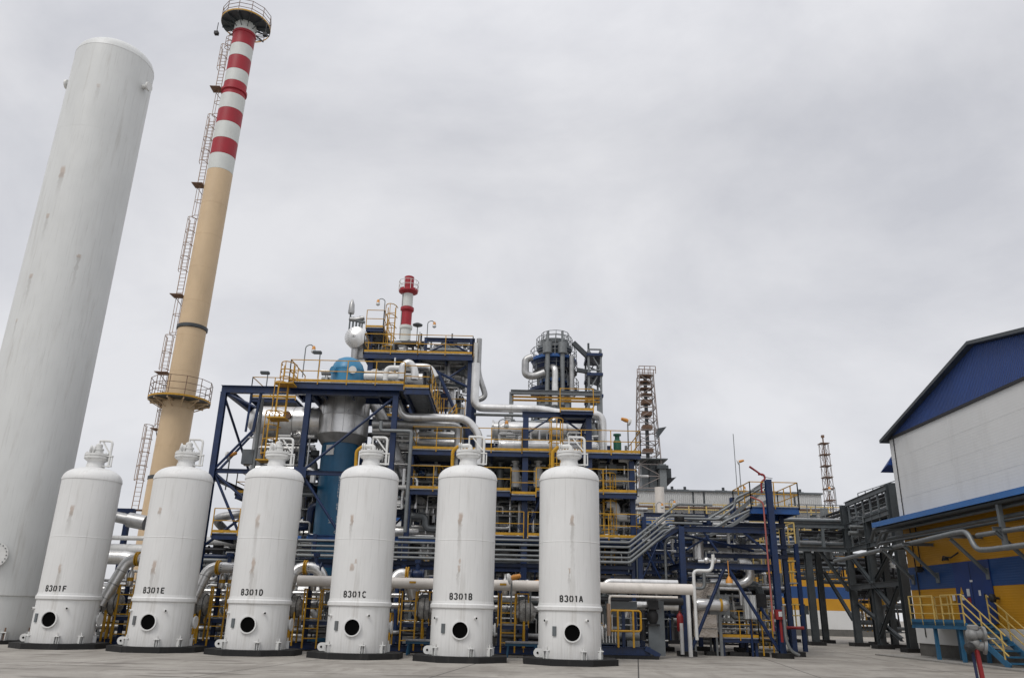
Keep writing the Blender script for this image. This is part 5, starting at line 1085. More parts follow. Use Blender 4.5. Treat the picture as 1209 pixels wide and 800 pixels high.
# yellow platform
a = at(851, 756, 36.6); b1 = at(895, 756, 36.6); t = thing('access_platform', 'yellow railed low platform on blue legs inside the right frame', 'platform', (a.x, 36.6, 0)); zp = at(870, 752, 36.6).z
add_deck(t, a.x, b1.x, 36.4, 38.2, zp, 'flr', fr=.16, sp=.8)
for x in (a.x+.1, b1.x-.1): columns(t, [(x, 36.6), (x, 38.0)], 0, zp-.2, w_=.12)
build(ladder_mesh((b1.x+.35, 36.3, .05), (b1.x+.35, 36.3, zp+1.1), .45, False, V((0, -1, 0)), r=.025), 'ladder', YEL, t)
for x in (a.x-.2, (a.x+b1.x)/2, b1.x): build(B().cbox((x, 36.8, .08), .9, .5, .16), 'footing', RUB, t)
# stair and caged ladder at the back right of the frame
t = thing('yellow_stair_tower', 'pale yellow stair and ladder tower behind the right frame', 'stairs', (11, 43, 0))
xq = at(897, 700, 43).x
build(ladder_mesh((xq, 43, .1), (xq, 43, 6.2), .6, True, V((0, -1, 0)), .7, .035), 'caged_ladder', PYEL, t); stair(t, (xq-2.4, 43.5, 1.2), (xq-.4, 43.5, 3.4), .8, GRATE, PYEL, BLUE); stair(t, (xq-.4, 44.6, 3.4), (xq-2.4, 44.6, 5.4), .8, GRATE, PYEL, BLUE)
for z in (1.2, 3.4, 5.4): build(B().box(xq-.4, xq+2.2, 43.2, 45.4, z-.06, z), 'landing', GRATE, t); build(rail_mesh([(xq-.2, 43.2, z), (xq+2.2, 43.2, z), (xq+2.2, 45.2, z)], 1.1, .8, False, .03), 'railing', PYEL, t)
columns(t, [(xq-.5, 43.2), (xq+2.2, 43.2), (xq-.5, 45.4), (xq+2.2, 45.4)], 0, 5.4, BLUE, .2)
# red topped valve on blue post
q = at(936, 742, 37.5); t = thing('red_valve_post', 'red handwheel bar on a short blue post right of the right frame', 'valve', (q.x, 37.5, 0)); build(B().bar((q.x, 37.5, .2), (q.x, 37.5, q.z), .22), 'post', BLUE, t); build(B().tube([(q.x-.5, 37.5, q.z+.05), (q.x+.5, 37.5, q.z+.05)], .07, 8), 'handle', RED, t); build(B().cbox((q.x, 37.5, .1), .8, .5, .2), 'footing', RUB, t)
# ================================================================== dark grey pipe rack at right
t = thing('grey_pipe_rack', 'dark grey steel pipe rack bridging from the blue frame to the striped building', 'pipe rack', (22.8, 54, 0))
C1 = V((22.9, 54, 0)); C2 = V((22.1, 45.3, 0)); zt = 8.95; zm = 7.55; zb = 6.0
CX = [at(x, 740, 54).x for x in (962, )][0]
for (x, y, h, w_) in ((C1.x, 54, zt, .4), (CX, 54, 6.0, .4), (C2.x, 45.3, 9.1, .44), (C1.x, 59.5, zt, .38), (CX+.5, 60, 6.0, .38), (C2.x+.5, 50, 7.4, .38), (17.0, 54.2, 6.0, .34), (C2.x+2.2, 52, 6.0, .36), (C1.x+2.6, 57, 6.0, .36)):
    build(B().ibeam((x, y, .15), (x, y, h), w_, w_, V((0, 1, 0))), 'column', DGREY, t); build(B().cbox((x, y, .11), 1.0, .9, .22), 'footing', RUB, t)
def gb(a, b_, w_=.22, h=.3, m=MGREY): build(B().ibeam(a, b_, w_, h), 'beam', m, t)
for y in (53.8, 59.5):
    for z in (zm, zb): gb((15.6, y, z), (C1.x-.2, y, z))
for z, y1 in ((zt, 45.5), (zm, 45.5), (zb, 45.5)):
    gb((C1.x, 53.7, z), (C2.x, y1, z)); gb((C1.x+3, 53.7, z), (C2.x+3, y1, z), m=DGREY)
gb((C1.x-.2, 54, 3.6), (C2.x, 45.5, 3.6), m=DGREY)
for x in (19.5, 21.2): build(B().ibeam((x, 53.8, zb+.15), (x, 53.8, zm-.15), .18, .18, V((0, 1, 0))), 'post', MGREY, t)
for i in range(6): u = (i+.5)/6; p = V((C1.x, 53.7, 0)).lerp(V((C2.x, 45.5, 0)), u); build(B().bar((p.x, p.y, zb), (p.x, p.y, zt-.1), .09), 'post', MGREY, t)
def bc(a, b_, w_=.2): build(B().ibeam(a, b_, w_, w_), 'brace', DGREY, t)
bc((CX+.8, 53.9, 5.9), (C1.x-.3, 53.9, 3.4)); bc((C1.x, 53.7, 5.6), (C2.x+.1, 47.5, 2.4)); bc((C1.x+.2, 59, 4.8), (C1.x, 54.5, 1.6)); bc((C2.x, 45.6, 5.8), (C1.x, 52, 3.0)); bc((C1.x+.2, 54, 2.6), (C2.x+.3, 47, .6)); bc((C2.x+.4, 50, .6), (C2.x, 46, 3.4))
# pipes on the rack
def rackpipes():
    k_ = 0
    for z in (zb+.28, zm+.28):
        for j, y in enumerate((54.4, 55.1, 55.9, 56.6, 57.4, 58.2)):
            r = (.12, .18, .1, .22, .14, .1)[j]; xo = .25*j
            pipe('%s %s line on the %s tier of the grey pipe rack' % (('front', 'second', 'third', 'fourth', 'fifth', 'rear')[j], ('dark' if j % 2 else 'grey'), 'lower' if z < 7 else 'upper'),
                 [(13.5, y, z+r), (C1.x+.5+xo, y, z+r), (C2.x+.4+xo, 44.8, z+r)], r, MGREY if j % 2 == 0 else DSIL, .4, 0, group='lines on the grey pipe rack', world=True)
rackpipes()
# roof walkway frame on top of rack
t = thing('rack_walkway', 'pale grey railed walkway on top of the grey pipe rack beside the building', 'walkway', (23, 48, 9))
build(rail_mesh([(24.0, 54, 8.9), (24.0, 48.2, 8.9), (26, 48.2, 8.9)], .9, 1.2, False, .025, 2), 'railing', MGREY, t); build(rail_mesh([(25.2, 56, 8.9), (25.2, 49, 8.9)], 1.1, .8, False, .025, 3), 'railing', MGREY, t)
build(B().box(23.9, 26, 47.5, 54, 8.82, 8.89), 'deck', GRATE, t)
t = thing('rack_gantry', 'grey boxed railing with many thin rails at the far corner of the pipe rack', 'walkway', (22, 60, 7.5))
build(rail_mesh([(20.6, 58, 8.3), (24.5, 58, 8.3)], 1.2, .7, False, .03, 4), 'railing', GREY, t); build(rail_mesh([(17, 58.5, 8.0), (20.4, 58.5, 8.0)], .5, .5, False, .025, 1), 'railing', PYEL, t); build(B().box(16.8, 24.6, 58.0, 59.4, 7.95, 8.05), 'deck', GRATE, t)
t = thing('rail_platform', 'pale yellow railed platform behind the pipe rack left of its corner column', 'platform', (17, 62, 6))
add_deck(t, 15.5, 22, 62, 64, 8.1, 'f', fr=.2, rm=PYEL, sp=.7)
build(B().box(15.5, 24, 62.5, 62.8, 7.0, 7.5), 'girder', LBLUE, t)
pipe('pale upright pipe behind the grey rack near the lattice mast foot', [(979, 660, 61), (977, 600, 61)], .3, GREY, bands=0)
# long grey pipe sweeping along the building
P = [at(985, 657, 50), atx(1126, 629, 18.4)]
P[0].z = P[1].z-.05
pipe('long grey pipe sweeping from the rack to an elbow on the striped building', [P[0], P[1], P[1]+V((.05, -.9, -.0)), P[1]+V((.1, -1.2, -.75)), P[1]+V((.15, -2.0, -.8)), V((18.6, 22, P[1].z-.8))], .105, GREY, .35, 2.5, world=True)
pipe('second grey pipe running level along the wall above the elbow', [V((18.9, P[1].y-.8, P[1].z-.15)), V((18.9, 22, P[1].z-.15))], .095, GREY, bands=0, world=True)
for j, (xx, zz_, r) in enumerate(((19.6, 6.1, .1), (19.2, 5.85, .07), (18.85, 6.0, .09), (19.5, 5.55, .08), (19.0, 5.3, .06))):
    pipe('%s dark line tucked under the blue canopy of the striped building' % ('top inner', 'second', 'outer', 'lower', 'lowest')[j], [V((xx+2.5, 47, zz_)), V((xx, 41, zz_)), V((xx, 20, zz_))], r, MGREY if j % 2 else DGREY, .3, 0, world=True)

# ================================================================== striped building at right
XW, YW0, YW1, ZE = 20.0, 20.5, 40.3, 10.6
t = thing('striped_building', 'large building with white upper walls, blue gable and yellow, blue and white stripes below', 'building', (XW, 30, 0))
def wallbox(z0, z1, m, nm, dx=0.): build(B().box(XW-dx, 44, YW0, YW1, z0, z1), nm, m, t)
wallbox(0, 1.37, PLINTH, 'plinth', .0)
build(B().box(XW-.05, 44, YW0, YW1+.05, .62, 1.40), 'white_band', WWHITE, t)
build(B().box(XW-.02, 44, YW0-.02, YW1+.02, 1.402, 3.04), 'ochre_band', OCHRE, t); build(B().box(XW-.03, 44, YW0-.03, YW1+.03, 3.042, 4.1), 'blue_band', WBLUE, t); build(B().box(XW-.02, 44, YW0-.02, YW1+.02, 4.102, 6.6), 'ochre_band', OCHRE, t)
build(B().box(XW-.06, 44, YW0-.06, YW1+.06, 6.602, ZE), 'white_wall', WWHITE, t)
ya, za = 31.7, 12.86
pts = [(YW0-8, ZE-.02), (YW1+.1, ZE-.02), (ya, za-.0)]
build(B().add([(XW-.09, YW0-.1, ZE), (XW-.09, YW1+.1, ZE), (XW-.09, ya, za), (XW-.09, YW0-.1, za-2.2), (44, YW0-.1, ZE), (44, YW1+.1, ZE), (44, ya, za), (44, YW0-.1, za-2.2)], [(0, 1, 2, 3), (4, 7, 6, 5), (0, 4, 5, 1), (0, 3, 7, 4)]), 'gable', GABLE, t)
yb = 2*ya-YW1; rb_ = B()
for (y0, z0_, y1, z1_) in ((YW1+.45, ZE-.15, ya, za+.02), (ya, za+.02, YW0-.3, za-2.19)):
    rb_.add([(XW-.4, y0, z0_), (XW-.4, y1, z1_), (44.5, y1, z1_), (44.5, y0, z0_), (XW-.4, y0, z0_+.16), (XW-.4, y1, z1_+.16), (44.5, y1, z1_+.16), (44.5, y0, z0_+.16)], [(0, 1, 2, 3), (7, 6, 5, 4), (0, 4, 5, 1), (1, 5, 6, 2), (2, 6, 7, 3), (3, 7, 4, 0)])
ro = build(rb_, 'roof', DGREY, t)
# panel joints and corner trim
jb = B()
for z in (7.45, 8.5, 9.5): jb.box(XW-.0635, XW-.055, YW0, YW1, z-.006, z+.006)
for y in (34.8, 29.0, 23.2): jb.box(XW-.0645, XW-.055, y-.012, y+.012, 6.6, ZE)
build(jb, 'panel_joints', CORR, t); build(B().box(XW-.1, XW-.075, YW1-.45, YW1-.40, 6.6, ZE).box(XW-.14, XW-.07, YW0, YW1+.12, ZE-.08, ZE+.04), 'corner_trim', DARKEQ, t)
cb = B(); cb.add([(XW-.06, YW0, 6.62), (XW-.06, YW1+.5, 6.62), (XW-1.35, YW1+.5, 6.3), (XW-1.35, YW0, 6.3)]+[(XW-.06, YW0, 6.5), (XW-.06, YW1+.5, 6.5), (XW-1.35, YW1+.5, 6.06), (XW-1.35, YW0, 6.06)], [(0, 1, 2, 3), (7, 6, 5, 4), (0, 4, 5, 1), (1, 5, 6, 2), (2, 6, 7, 3), (3, 7, 4, 0)])
build(cb, 'canopy', CANOPY, t)
build(B().add([(XW-.3, YW1+.12, 9.25), (XW+1.8, YW1+.12, 9.25), (XW+1.8, YW1+.12, 9.75), (XW-.0, YW1+.12, 9.75), (XW-.3, YW1+1.0, 9.0), (XW+1.8, YW1+1.0, 9.0)], [(0, 1, 2, 3), (4, 5, 1, 0), (0, 3, 4), (1, 5, 2), (3, 2, 5, 4)]), 'side_hood', GABLE, t)
d0 = (34.0, 36.2)
dr_ = build(B().box(XW-.07, XW-.032, d0[0]-.55, d0[1], 1.58, 4.1), 'door', DOORB, t); build(B().box(XW-.11, XW-.071, 34.0, 34.06, 2.5, 2.75), 'handle', BLK, dr_); build(B().box(XW-.078, XW-.0705, 34.9, 34.92, 1.6, 4.05), 'door_gap', BLK, dr_)
for (y, z, w_, h_, m_, lab) in ((35.25, 2.82, .22, .3, SIGNW, None), (35.25, 2.5, .24, .22, RED, 'red fire notice'), (35.72, 2.62, .2, .22, SIGNW, None), (34.4, 2.78, .14, .22, SIGNW, None), (36.45, 2.62, .22, .24, SIGNW, None), (34.9, 3.28, .2, .08, SIGNW, None)):
    build(B().box(XW-.083, XW-.0715, y-w_/2, y+w_/2, z-h_/2, z+h_/2), 'notice_plate', m_, t, lab)
build(B().add([(XW-.085, 35.62, 2.76), (XW-.085, 35.88, 2.76), (XW-.085, 35.75, 3.06), (XW-.0715, 35.62, 2.76), (XW-.0715, 35.88, 2.76), (XW-.0715, 35.75, 3.06)], [(0, 1, 2), (3, 5, 4), (0, 3, 4, 1), (1, 4, 5, 2), (2, 5, 3, 0)]), 'warning_triangle', YEL, t)
wl = build(B().lathe((XW-.05, 33.15, 2.55), [(.05, 0), (.05, .18), (.16, .2), (.17, .32), (.1, .38)], 14, V((-1, 0, 0))), 'door_lamp', BLK, t)
build(B().lathe((XW-.05, 38.8, 3.95), [(.05, 0), (.14, .1), (.14, .35)], 12, V((-1, 0, 0))).tube([(XW-.1, 38.9, 6.4), (XW-.1, 38.9, 4.1), (XW-.3, 38.8, 4.0)], .03, 6), 'bulkhead_lamp', BLK, t)
build(B().tube([(XW-.1, 36.9, 4.25), (XW-.25, 36.5, 4.4), (XW-.25, 35.9, 4.3), (XW-.1, 35.5, 4.5)], .035, 6).cbox((XW-.2, 36.4, 4.28), .15, .2, .12), 'cable_outlet', BLK, t)
build(B().tube([(XW-.08, 39.5, 6.2), (XW-.08, 39.4, .9)], .03, 6), 'conduit', BLK, t)
for y in (37.6, 33.6, 30.4, 27.0, 39.9):
    br_ = B(); br_.ibeam((XW-1.5, y, 5.0), (XW-.03, y, 5.0), .12, .14); br_.ibeam((XW-1.4, y, 4.9), (XW-.08, y, 3.55), .12, .12); br_.box(XW-.1, XW-.03, y-.12, y+.12, 3.3, 3.75)
    if y == 30.4: br_.bar((XW-1.1, y, 6.2), (XW-1.1, y, 4.2), .16)
    build(br_, 'pipe_bracket', MGREY, t)
# stair platform
t = thing('door_platform', 'light blue steel landing with yellow rails and stair at the blue door', 'stairs', (XW-1, 36, 0)); zp = 1.58; yA, yB = 33.6, 38.0; xo = XW-1.35
build(B().box(xo, XW-.08, yA, yB, zp-.04, zp), 'deck', SKYB, t); build(B().ibeam((xo, yA, zp-.15), (xo, yB, zp-.15), .1, .22).ibeam((XW-.2, yA, zp-.15), (XW-.2, yB, zp-.15), .1, .2).box(xo-.02, xo, yA, yB, zp, zp+.12), 'edge_beam', SKYB, t)
for y in (yA+.6, 36.2): 
    for x in (xo+.1, XW-.25): build(B().bar((x, y, .02), (x, y, zp-.26), .13), 'leg', SKYB, t)
build(rail_mesh([(XW-.15, yB, zp), (xo, yB, zp), (xo, 35.9, zp)], 1.1, .9, False, .023, 3), 'railing', PYEL, t); build(rail_mesh([(xo, 35.2, zp), (xo, yA, zp)], 1.1, .9, False, .023, 3), 'railing', PYEL, t)
build(rail_mesh([(XW-.15, yB, zp), (XW-.15, 36.9, zp)], 1.1, .9, False, .02, 3), 'railing', PYEL, t)
a, b_ = V((0, yA, zp)), V((0, yA-2.6, .05)); stb = B()
for x in (xo, XW-.3): stb.bar((x, a.y, a.z-.1), (x, b_.y, b_.z), .05, .24)
build(stb, 'stringers', SKYB, t); trd = B()
for i in range(7): q = a.lerp(b_, (i+.5)/7.3); trd.box(xo+.03, XW-.33, q.y-.13, q.y+.13, q.z-.06, q.z)
build(trd, 'treads', SKYB, t)
for x in (xo, XW-.3):
    hb = B(); p0, p1 = V((x, a.y, a.z)), V((x, b_.y, b_.z))
    for h in (.4, .75, 1.1): hb.bar(p0+V((0, 0, h)), p1+V((0, 0, h)), .038)
    for u in (0, .45, .9): q = p0.lerp(p1, u); hb.bar(q, q+V((0, 0, 1.1)), .042)
    build(hb, 'handrail', PYEL, t)
t = thing('near_stair_rail', 'pale yellow handrail cut by the right edge of the picture', 'railing', (XW-1, 30, 0)); build(rail_mesh([(XW-1.3, 28.9, 1.1), (XW-1.3, 27.2, 1.15), (XW-1.3, 25.5, .3)], 1.1, .9, False, .035, 2), 'railing', PYEL, t); build(B().box(XW-1.4, XW-.1, 25.0, 28.9, 1.0, 1.08), 'deck', SKYB, t)
for y in (25.6, 28.5): build(B().bar((XW-1.3, y, 0), (XW-1.3, y, 1.0), .1), 'leg', SKYB, t)
# kerb strip along the wall
st_ = B().box(XW-1.9, XW+.02, 15, 41, 0.004, .06); struct(st_, 'pavement', mat('pavement_concrete', (.27, .26, .24), .85, 0, .15, 2, dirt=(.12, .11, .10), dirt_amt=.5))

# ================================================================== foreground hydrant monitor
Yn = 13.0; base = V((at(1160, 800, Yn).x+.05, Yn, 0)); q = at(1152, 761, Yn)
t = thing('hydrant_monitor', 'grey nozzle head on a slim red standpipe near the lower right corner', 'fire monitor', base)
base = V((q.x+.06, Yn, 0))
build(B().tube([base, V((q.x, Yn, q.z-.02))], .036, 16), 'standpipe', RED, t); build(B().tube([base+V((-.09, 0, 0)), V((q.x-.07, Yn, q.z-.1))], .022, 8), 'hose', NAVY, t)
hd = B(); h0 = V((q.x, Yn, q.z)); hd.ball(h0+V((0, 0, .02)), .085, 16).ball(h0+V((-.03, 0, .15)), .1, 16).lathe(h0+V((0, 0, .2)), [(.05, 0), (.085, .03), (.085, .08), (.06, .1)], 16); hd.lathe(h0+V((-.03, 0, .16)), [(.08, .05), (.08, .13), (.12, .14), (.12, .18)], 16, V((1, -.2, 0))); hd.lathe(h0+V((0, 0, .0)), [(.07, .02), (.07, .1), (.11, .11), (.11, .15)], 16, V((1, -.4, -.2)))
build(hd, 'monitor_head', mat('cast_grey', (.20, .20, .195), .55, .35, .3, 14, bump=.004), t); build(B().lathe(h0+V((-.08, -.03, -.02)), [(.05, 0), (.07, .02), (.07, .1), (.03, .13)], 12, V((-.8, -.4, -.2))).ball(h0+V((-.12, 0, -.08)), .05), 'side_valve', BLK, t); build(B().lathe(base+V((0, 0, .0)), [(.12, 0), (.12, .03), (.05, .04)], 16), 'base_flange', RED, t)
build(B().tube([h0+V((.1, -.05, .1)), h0+V((.28, -.08, .1))], .014, 6), 'lever', GREY, t)

# ================================================================== far left: blue foot beam etc. / far things
def far_frame_box(t, x0, x1, y0, y1, z0, z1, nz_, w_, m, nm='lattice', taper=0.):
    b = B(); cx_, cy_ = (x0+x1)/2, (y0+y1)/2
    def cor(i, z): u = (z-z0)/(z1-z0)*taper; x = (x0, x1, x1, x0)[i]; y = (y0, y0, y1, y1)[i]; return V((x+(cx_-x)*u, y+(cy_-y)*u, z))
    for i in range(4): b.bar(cor(i, z0), cor(i, z1), w_)
    for k_ in range(nz_+1):
        z = z0+(z1-z0)*k_/nz_
        for i in range(4): b.bar(cor(i, z), cor((i+1) % 4, z), w_*.7)
        if k_ < nz_:
            zn = z0+(z1-z0)*(k_+1)/nz_
            for i in range(4): b.bar(cor(i, z) if k_ % 2 else cor((i+1) % 4, z), cor((i+1) % 4, zn) if k_ % 2 else cor(i, zn), w_*.55)
    build(b, nm, m, t)
# red and white stack
c = at(480, 417, 92); c.x -= .3; c.z = 0; t = thing('red_white_stack', 'short red and white stack with a ringed top rising behind the highest deck', 'chimney', c)
zy = lambda py: at(481, py, 92).z
for (a_, b_, r, m) in ((417, 405, .62, SRED), (405, 387, .66, SWHT), (385.5, 365, .64, SRED), (363, 345, .64, SWHT), (343, 327, .62, SRED)): build(B().lathe(c, [(r*.9, zy(a_)), (r, zy(a_)+.05), (r, zy(b_)-.05), (r*.9, zy(b_))], 24), 'red_band' if m == SRED else 'white_band', m, t)
build(B().lathe(c, [(.6, 0), (.62, zy(417))], 20), 'shaft', DSIL, t)
for py, r, m in ((343, 1.2, SRED), (364.5, .85, SRED), (386, .8, SWHT)): build(B().lathe(c, [(.6, zy(py)-.55), (r, zy(py)-.25), (r, zy(py)+.1), (.6, zy(py)+.1)], 24), 'ring', m, t)
zt_ = zy(343); build(rail_mesh([c+V((math.cos(2*PI*i/10)*1.25, math.sin(2*PI*i/10)*1.25, zt_)) for i in range(10)], 1.2, 9, True, .03, 2), 'platform_railing', SWHT, t); build(B().box(c.x-.72, c.x-.62, c.y-.3, c.y+.3, zy(400), zt_), 'ladder_channel', DSIL, t)
# round tower cluster
Yt = 85; t = thing('tower_cluster', 'round tower ringed by blue platforms with tall silver pipes and a steel stair frame', 'tower', at(656, 470, Yt)*1.0)
def TZ(py): return at(656, py, Yt).z
def TXX(px, py=440): return at(px, py, Yt).x
cx_ = TXX(656); c = V((cx_, Yt+3, 0))
build(B().lathe(c, [(1.7, 0), (1.7, TZ(394))], 28), 'core_column', GREY, t)
build(B().lathe(c, [(1.75, TZ(436)), (2.75, TZ(419)), (2.75, TZ(418))], 16), 'crown_flare', BLUE, t); build(B().lathe(c, [(1.75, TZ(466)), (2.6, TZ(455)), (2.6, TZ(454))], 16), 'lower_flare', BLUE, t)
rr = random.Random(4); b = B()
for i in range(16): a_ = 2*PI*i/16; b.cyl(c+V((math.cos(a_)*1.95, math.sin(a_)*1.95, TZ(475))), c+V((math.cos(a_)*1.95, math.sin(a_)*1.95, TZ(rr.uniform(395, 430)))), .07, 6)
build(b, 'small_risers', GREY, t)
for px, r in ((646.5, .42), (664, .42)):
    x = TXX(px); build(B().lathe((x, Yt, 0), [(r*.65, TZ(478)), (r*.65, TZ(418)), (r*1.25, TZ(417)), (r*1.25, TZ(404.5)), (r*.35, TZ(403)), (r*.35, TZ(391))], 20), 'riser_pipe', GREY, t)
build(B().tube([(TXX(655), Yt-.6, TZ(480)), (TXX(655), Yt-.6, TZ(436)), (TXX(652), Yt+.4, TZ(432))], .36, 18, .5), 'riser_pipe', SIL, t); build(B().tube([(TXX(675), Yt, TZ(470)), (TXX(675), Yt, TZ(420))], .3, 14), 'riser_pipe', DSIL, t)
build(B().tube([(TXX(628), Yt, TZ(422)), (TXX(620), Yt, TZ(425)), (TXX(620), Yt, TZ(443)), (TXX(630), Yt, TZ(445)), (TXX(643), Yt, TZ(440))], .42, 18, 1.2), 'elbow_pipe', DSIL, t)
def ringdeck(py, px0, px1, m=LBLUE, dy=2.5):
    z = TZ(py); r = (TXX(px1)-TXX(px0))/2; cc = V(((TXX(px0)+TXX(px1))/2, Yt+dy, 0))
    build(B().lathe(cc, [(r*.5, z-.35), (r, z-.35), (r, z), (r*.5, z)], 12, hollow=True), 'ring_platform', m, t)
    pts = [cc+V((math.cos(2*PI*i/12)*r, math.sin(2*PI*i/12)*r, z)) for i in range(12)]; build(rail_mesh(pts, 1.1, 9, True, .035, 2), 'ring_railing', GREY, t)
ringdeck(417, 627, 683); ringdeck(445, 638, 672, dy=1.6); ringdeck(403, 634, 678, MGREY); ringdeck(452, 625, 686, BLUE, 3.2); ringdeck(430, 630, 684, DARKEQ, 3); ringdeck(397, 640, 674, MGREY, 2.5)
x0, x1 = TXX(694.5), TXX(709)
far_frame_box(t, x0, x1, Yt-.5, Yt+3, 8, TZ(413), 9, .22, GREY, 'stair_frame')
for py in (418, 441, 466): build(B().box(x0-.2, x1+.2, Yt-.8, Yt+3.2, TZ(py)-.3, TZ(py)), 'stair_landing', BLUE, t)
build(B().bar((TXX(677), Yt, TZ(404)), (TXX(694), Yt, TZ(420)), .5, .5).bar((TXX(681), Yt, TZ(436)), (TXX(695), Yt, TZ(438)), .5, .4), 'bridge', DGREY, t)
stf = B(); stf.bar((x0, Yt-.5, TZ(413)), (x0, Yt-.5, TZ(406)), .22)
for i in range(8): stf.bar((x0, Yt+.5, TZ(418+i*6)), (x1, Yt+.5, TZ(424+i*6)), .12)
build(stf, 'stair_flights', DGREY, t)
t = thing('crane_gantry', 'grey gantry with twin yellow crane beams under the round tower', 'gantry', at(655, 475, 70))
g = lambda px, py: at(px, py, 70)
build(B().ibeam(g(603, 462.5), V((g(709, 462.5).x, 70, g(603, 462.5).z)), .35, .4), 'top_beam', GREY, t)
for py in (468, 472): a_ = g(605, py); build(B().ibeam(a_, V((g(708, py).x, 70, a_.z)), .15, .15), 'crane_beam', YEL, t)
for px in (604, 641, 670, 708): a_ = g(px, 462); build(B().ibeam((a_.x, 70.3, 0), (a_.x, 70.3, a_.z), .4, .4), 'column', GREY, t)
zb_ = g(605, 480).z; build(B().box(g(603, 480).x, g(710, 480).x, 70.5, 78, zb_-5, zb_-1.2), 'equipment_block', DARKEQ, t)
# steam wisps are left to the sky; derrick tower
Yd = 140; t = thing('derrick_tower', 'tall rusty lattice derrick standing on a grey boxed base', 'tower', at(770, 580, Yd))
dz = lambda py: at(768, py, Yd).z; dx = lambda px, py=520: at(px, py, Yd).x
far_frame_box(t, dx(754, 575), dx(784, 575), Yd, Yd+4.6, dz(590), dz(440), 11, .2, PALER, 'lattice_frame', .42)
cxx = (dx(754, 575)+dx(784, 575))/2
for py in (440, 447, 455, 462): build(B().box(cxx-1.1, cxx+1.1, Yd+1.2, Yd+3.4, dz(py)-.15, dz(py)), 'work_floor', RUST, t)
for py in (470, 484, 500, 528): build(B().box(cxx-.9, cxx+.9, Yd+1.2, Yd+3.2, dz(py)-.6, dz(py)+.1), 'work_floor', RUST, t)
build(B().cyl((cxx, Yd+2.3, dz(575)), (cxx, Yd+2.3, dz(438)), .35, 12), 'central_pipe', DGREY, t)
for s in (-1, 1): build(rail_mesh([(cxx-1.5, Yd+1+s, dz(440)), (cxx+1.6, Yd+1+s, dz(440))], 1.3, .9, False, .06, 2), 'crown_railing', RUST, t)
xq = dx(777, 510); build(B().add([(xq, Yd, dz(505)), (xq+1.6, Yd, dz(503)), (xq, Yd, dz(516)), (xq, Yd+2, dz(505)), (xq+1.6, Yd+2, dz(503)), (xq, Yd+2, dz(516))], [(0, 2, 1), (3, 4, 5), (0, 1, 4, 3), (1, 2, 5, 4), (2, 0, 3, 5)]), 'side_platform', DGREY, t)
build(B().box(dx(752), dx(787), Yd-.5, Yd+5, dz(542), dz(541)), 'base_floor', MGREY, t)
build(B().box(dx(779, 560), dx(787, 560), Yd, Yd+5, dz(600), dz(547)), 'column_casing', GREY, t); build(B().box(dx(776, 560), dx(789, 560), Yd-.5, Yd+5, dz(553), dz(549)), 'casing_head', DGREY, t)
build(B().box(dx(760, 560), dx(778, 560), Yd+2, Yd+6, dz(600), dz(544)), 'machine_house', MGREY, t); build(B().box(dx(787, 560), dx(794, 560), Yd+1, Yd+5, dz(563), dz(551)), 'annex', DGREY, t)
build(B().add([(dx(787), Yd+1, dz(563)), (dx(798), Yd+1, dz(561)), (dx(787), Yd+1, dz(572)), (dx(787), Yd+4, dz(563)), (dx(798), Yd+4, dz(561)), (dx(787), Yd+4, dz(572))], [(0, 2, 1), (3, 4, 5), (0, 1, 4, 3), (1, 2, 5, 4), (2, 0, 3, 5)]), 'annex_bracket', DARKEQ, t)
# lattice mast
Ym = 150; a_ = at(979, 600, Ym); t = thing('lattice_mast', 'thin red and white lattice lighting mast left of the white building', 'mast', a_); x0, x1 = a_.x-.15, a_.x+1.5
far_frame_box(t, x0, x1, Ym, Ym+2, 0, at(973, 522, Ym).z, 15, .11, PALER, 'lattice_frame', .25)
b = B(); zt_ = at(973, 522, Ym).z; cxm = (x0+x1)/2
for i in range(6): z = zt_-i*2.2; build(B().box(cxm-.85, cxm+.85, Ym, Ym+2, z-.1, z), 'rest_floor', RUST, t)
b.cyl((cxm, Ym+1, 0), (cxm, Ym+1, zt_+1.2), .14, 8); build(b, 'centre_pole', RUST, t); build(B().cbox((cxm, Ym+1, zt_+1.4), .5, .5, .5), 'top_beacon', RUST, t)
pipe('very thin whip antenna behind the tall lamp of the monitor platform', [(872, 600, 65), (868, 512, 65)], .03, GREY, bands=0, name='antenna', cat='antenna')
# corrugated shed
Ys = 120; t = thing('corrugated_shed', 'very long pale corrugated building stretching across the distance', 'building', at(870, 600, Ys)); x0, x1 = at(752, 590, Ys).x, at(970, 590, Ys).x; z1 = at(870, 581.5, Ys).z
build(B().box(x0, x1, Ys, Ys+14, 0, z1), 'wall', CORR, t); build(B().box(x0-.2, x1+.2, Ys-.3, Ys+14.3, z1, z1+.25), 'roof', MGREY, t)
b = B()
for u in (.13, .3, .36, .55, .62, .85): x = x0+(x1-x0)*u; b.box(x, x+.22, Ys-.07, Ys, z1-4, z1)
build(b, 'wall_posts', DGREY, t)
for u in (.2, .27, .48, .71, .9): x = x0+(x1-x0)*u; build(B().cyl((x, Ys+1, z1+.2), (x, Ys+1, z1+.9), .22, 10).box(x-1.2, x+.6, Ys+1, Ys+2, z1+.25, z1+.5), 'roof_vent', DGREY, t)
build(B().box(x0, x1, Ys-1.2, Ys-.1, at(870, 600, Ys).z-.15, at(870, 600, Ys).z), 'rusty_ledge', RUST, t)
Yf = 100; t = thing('distant_pipe_bridge', 'distant pipe bridge with a bright blue girder and pale yellow rails', 'pipe rack', at(870, 620, Yf)); x0, x1 = at(752, 615, Yf).x, at(1000, 615, Yf).x; zf = at(870, 617, Yf).z
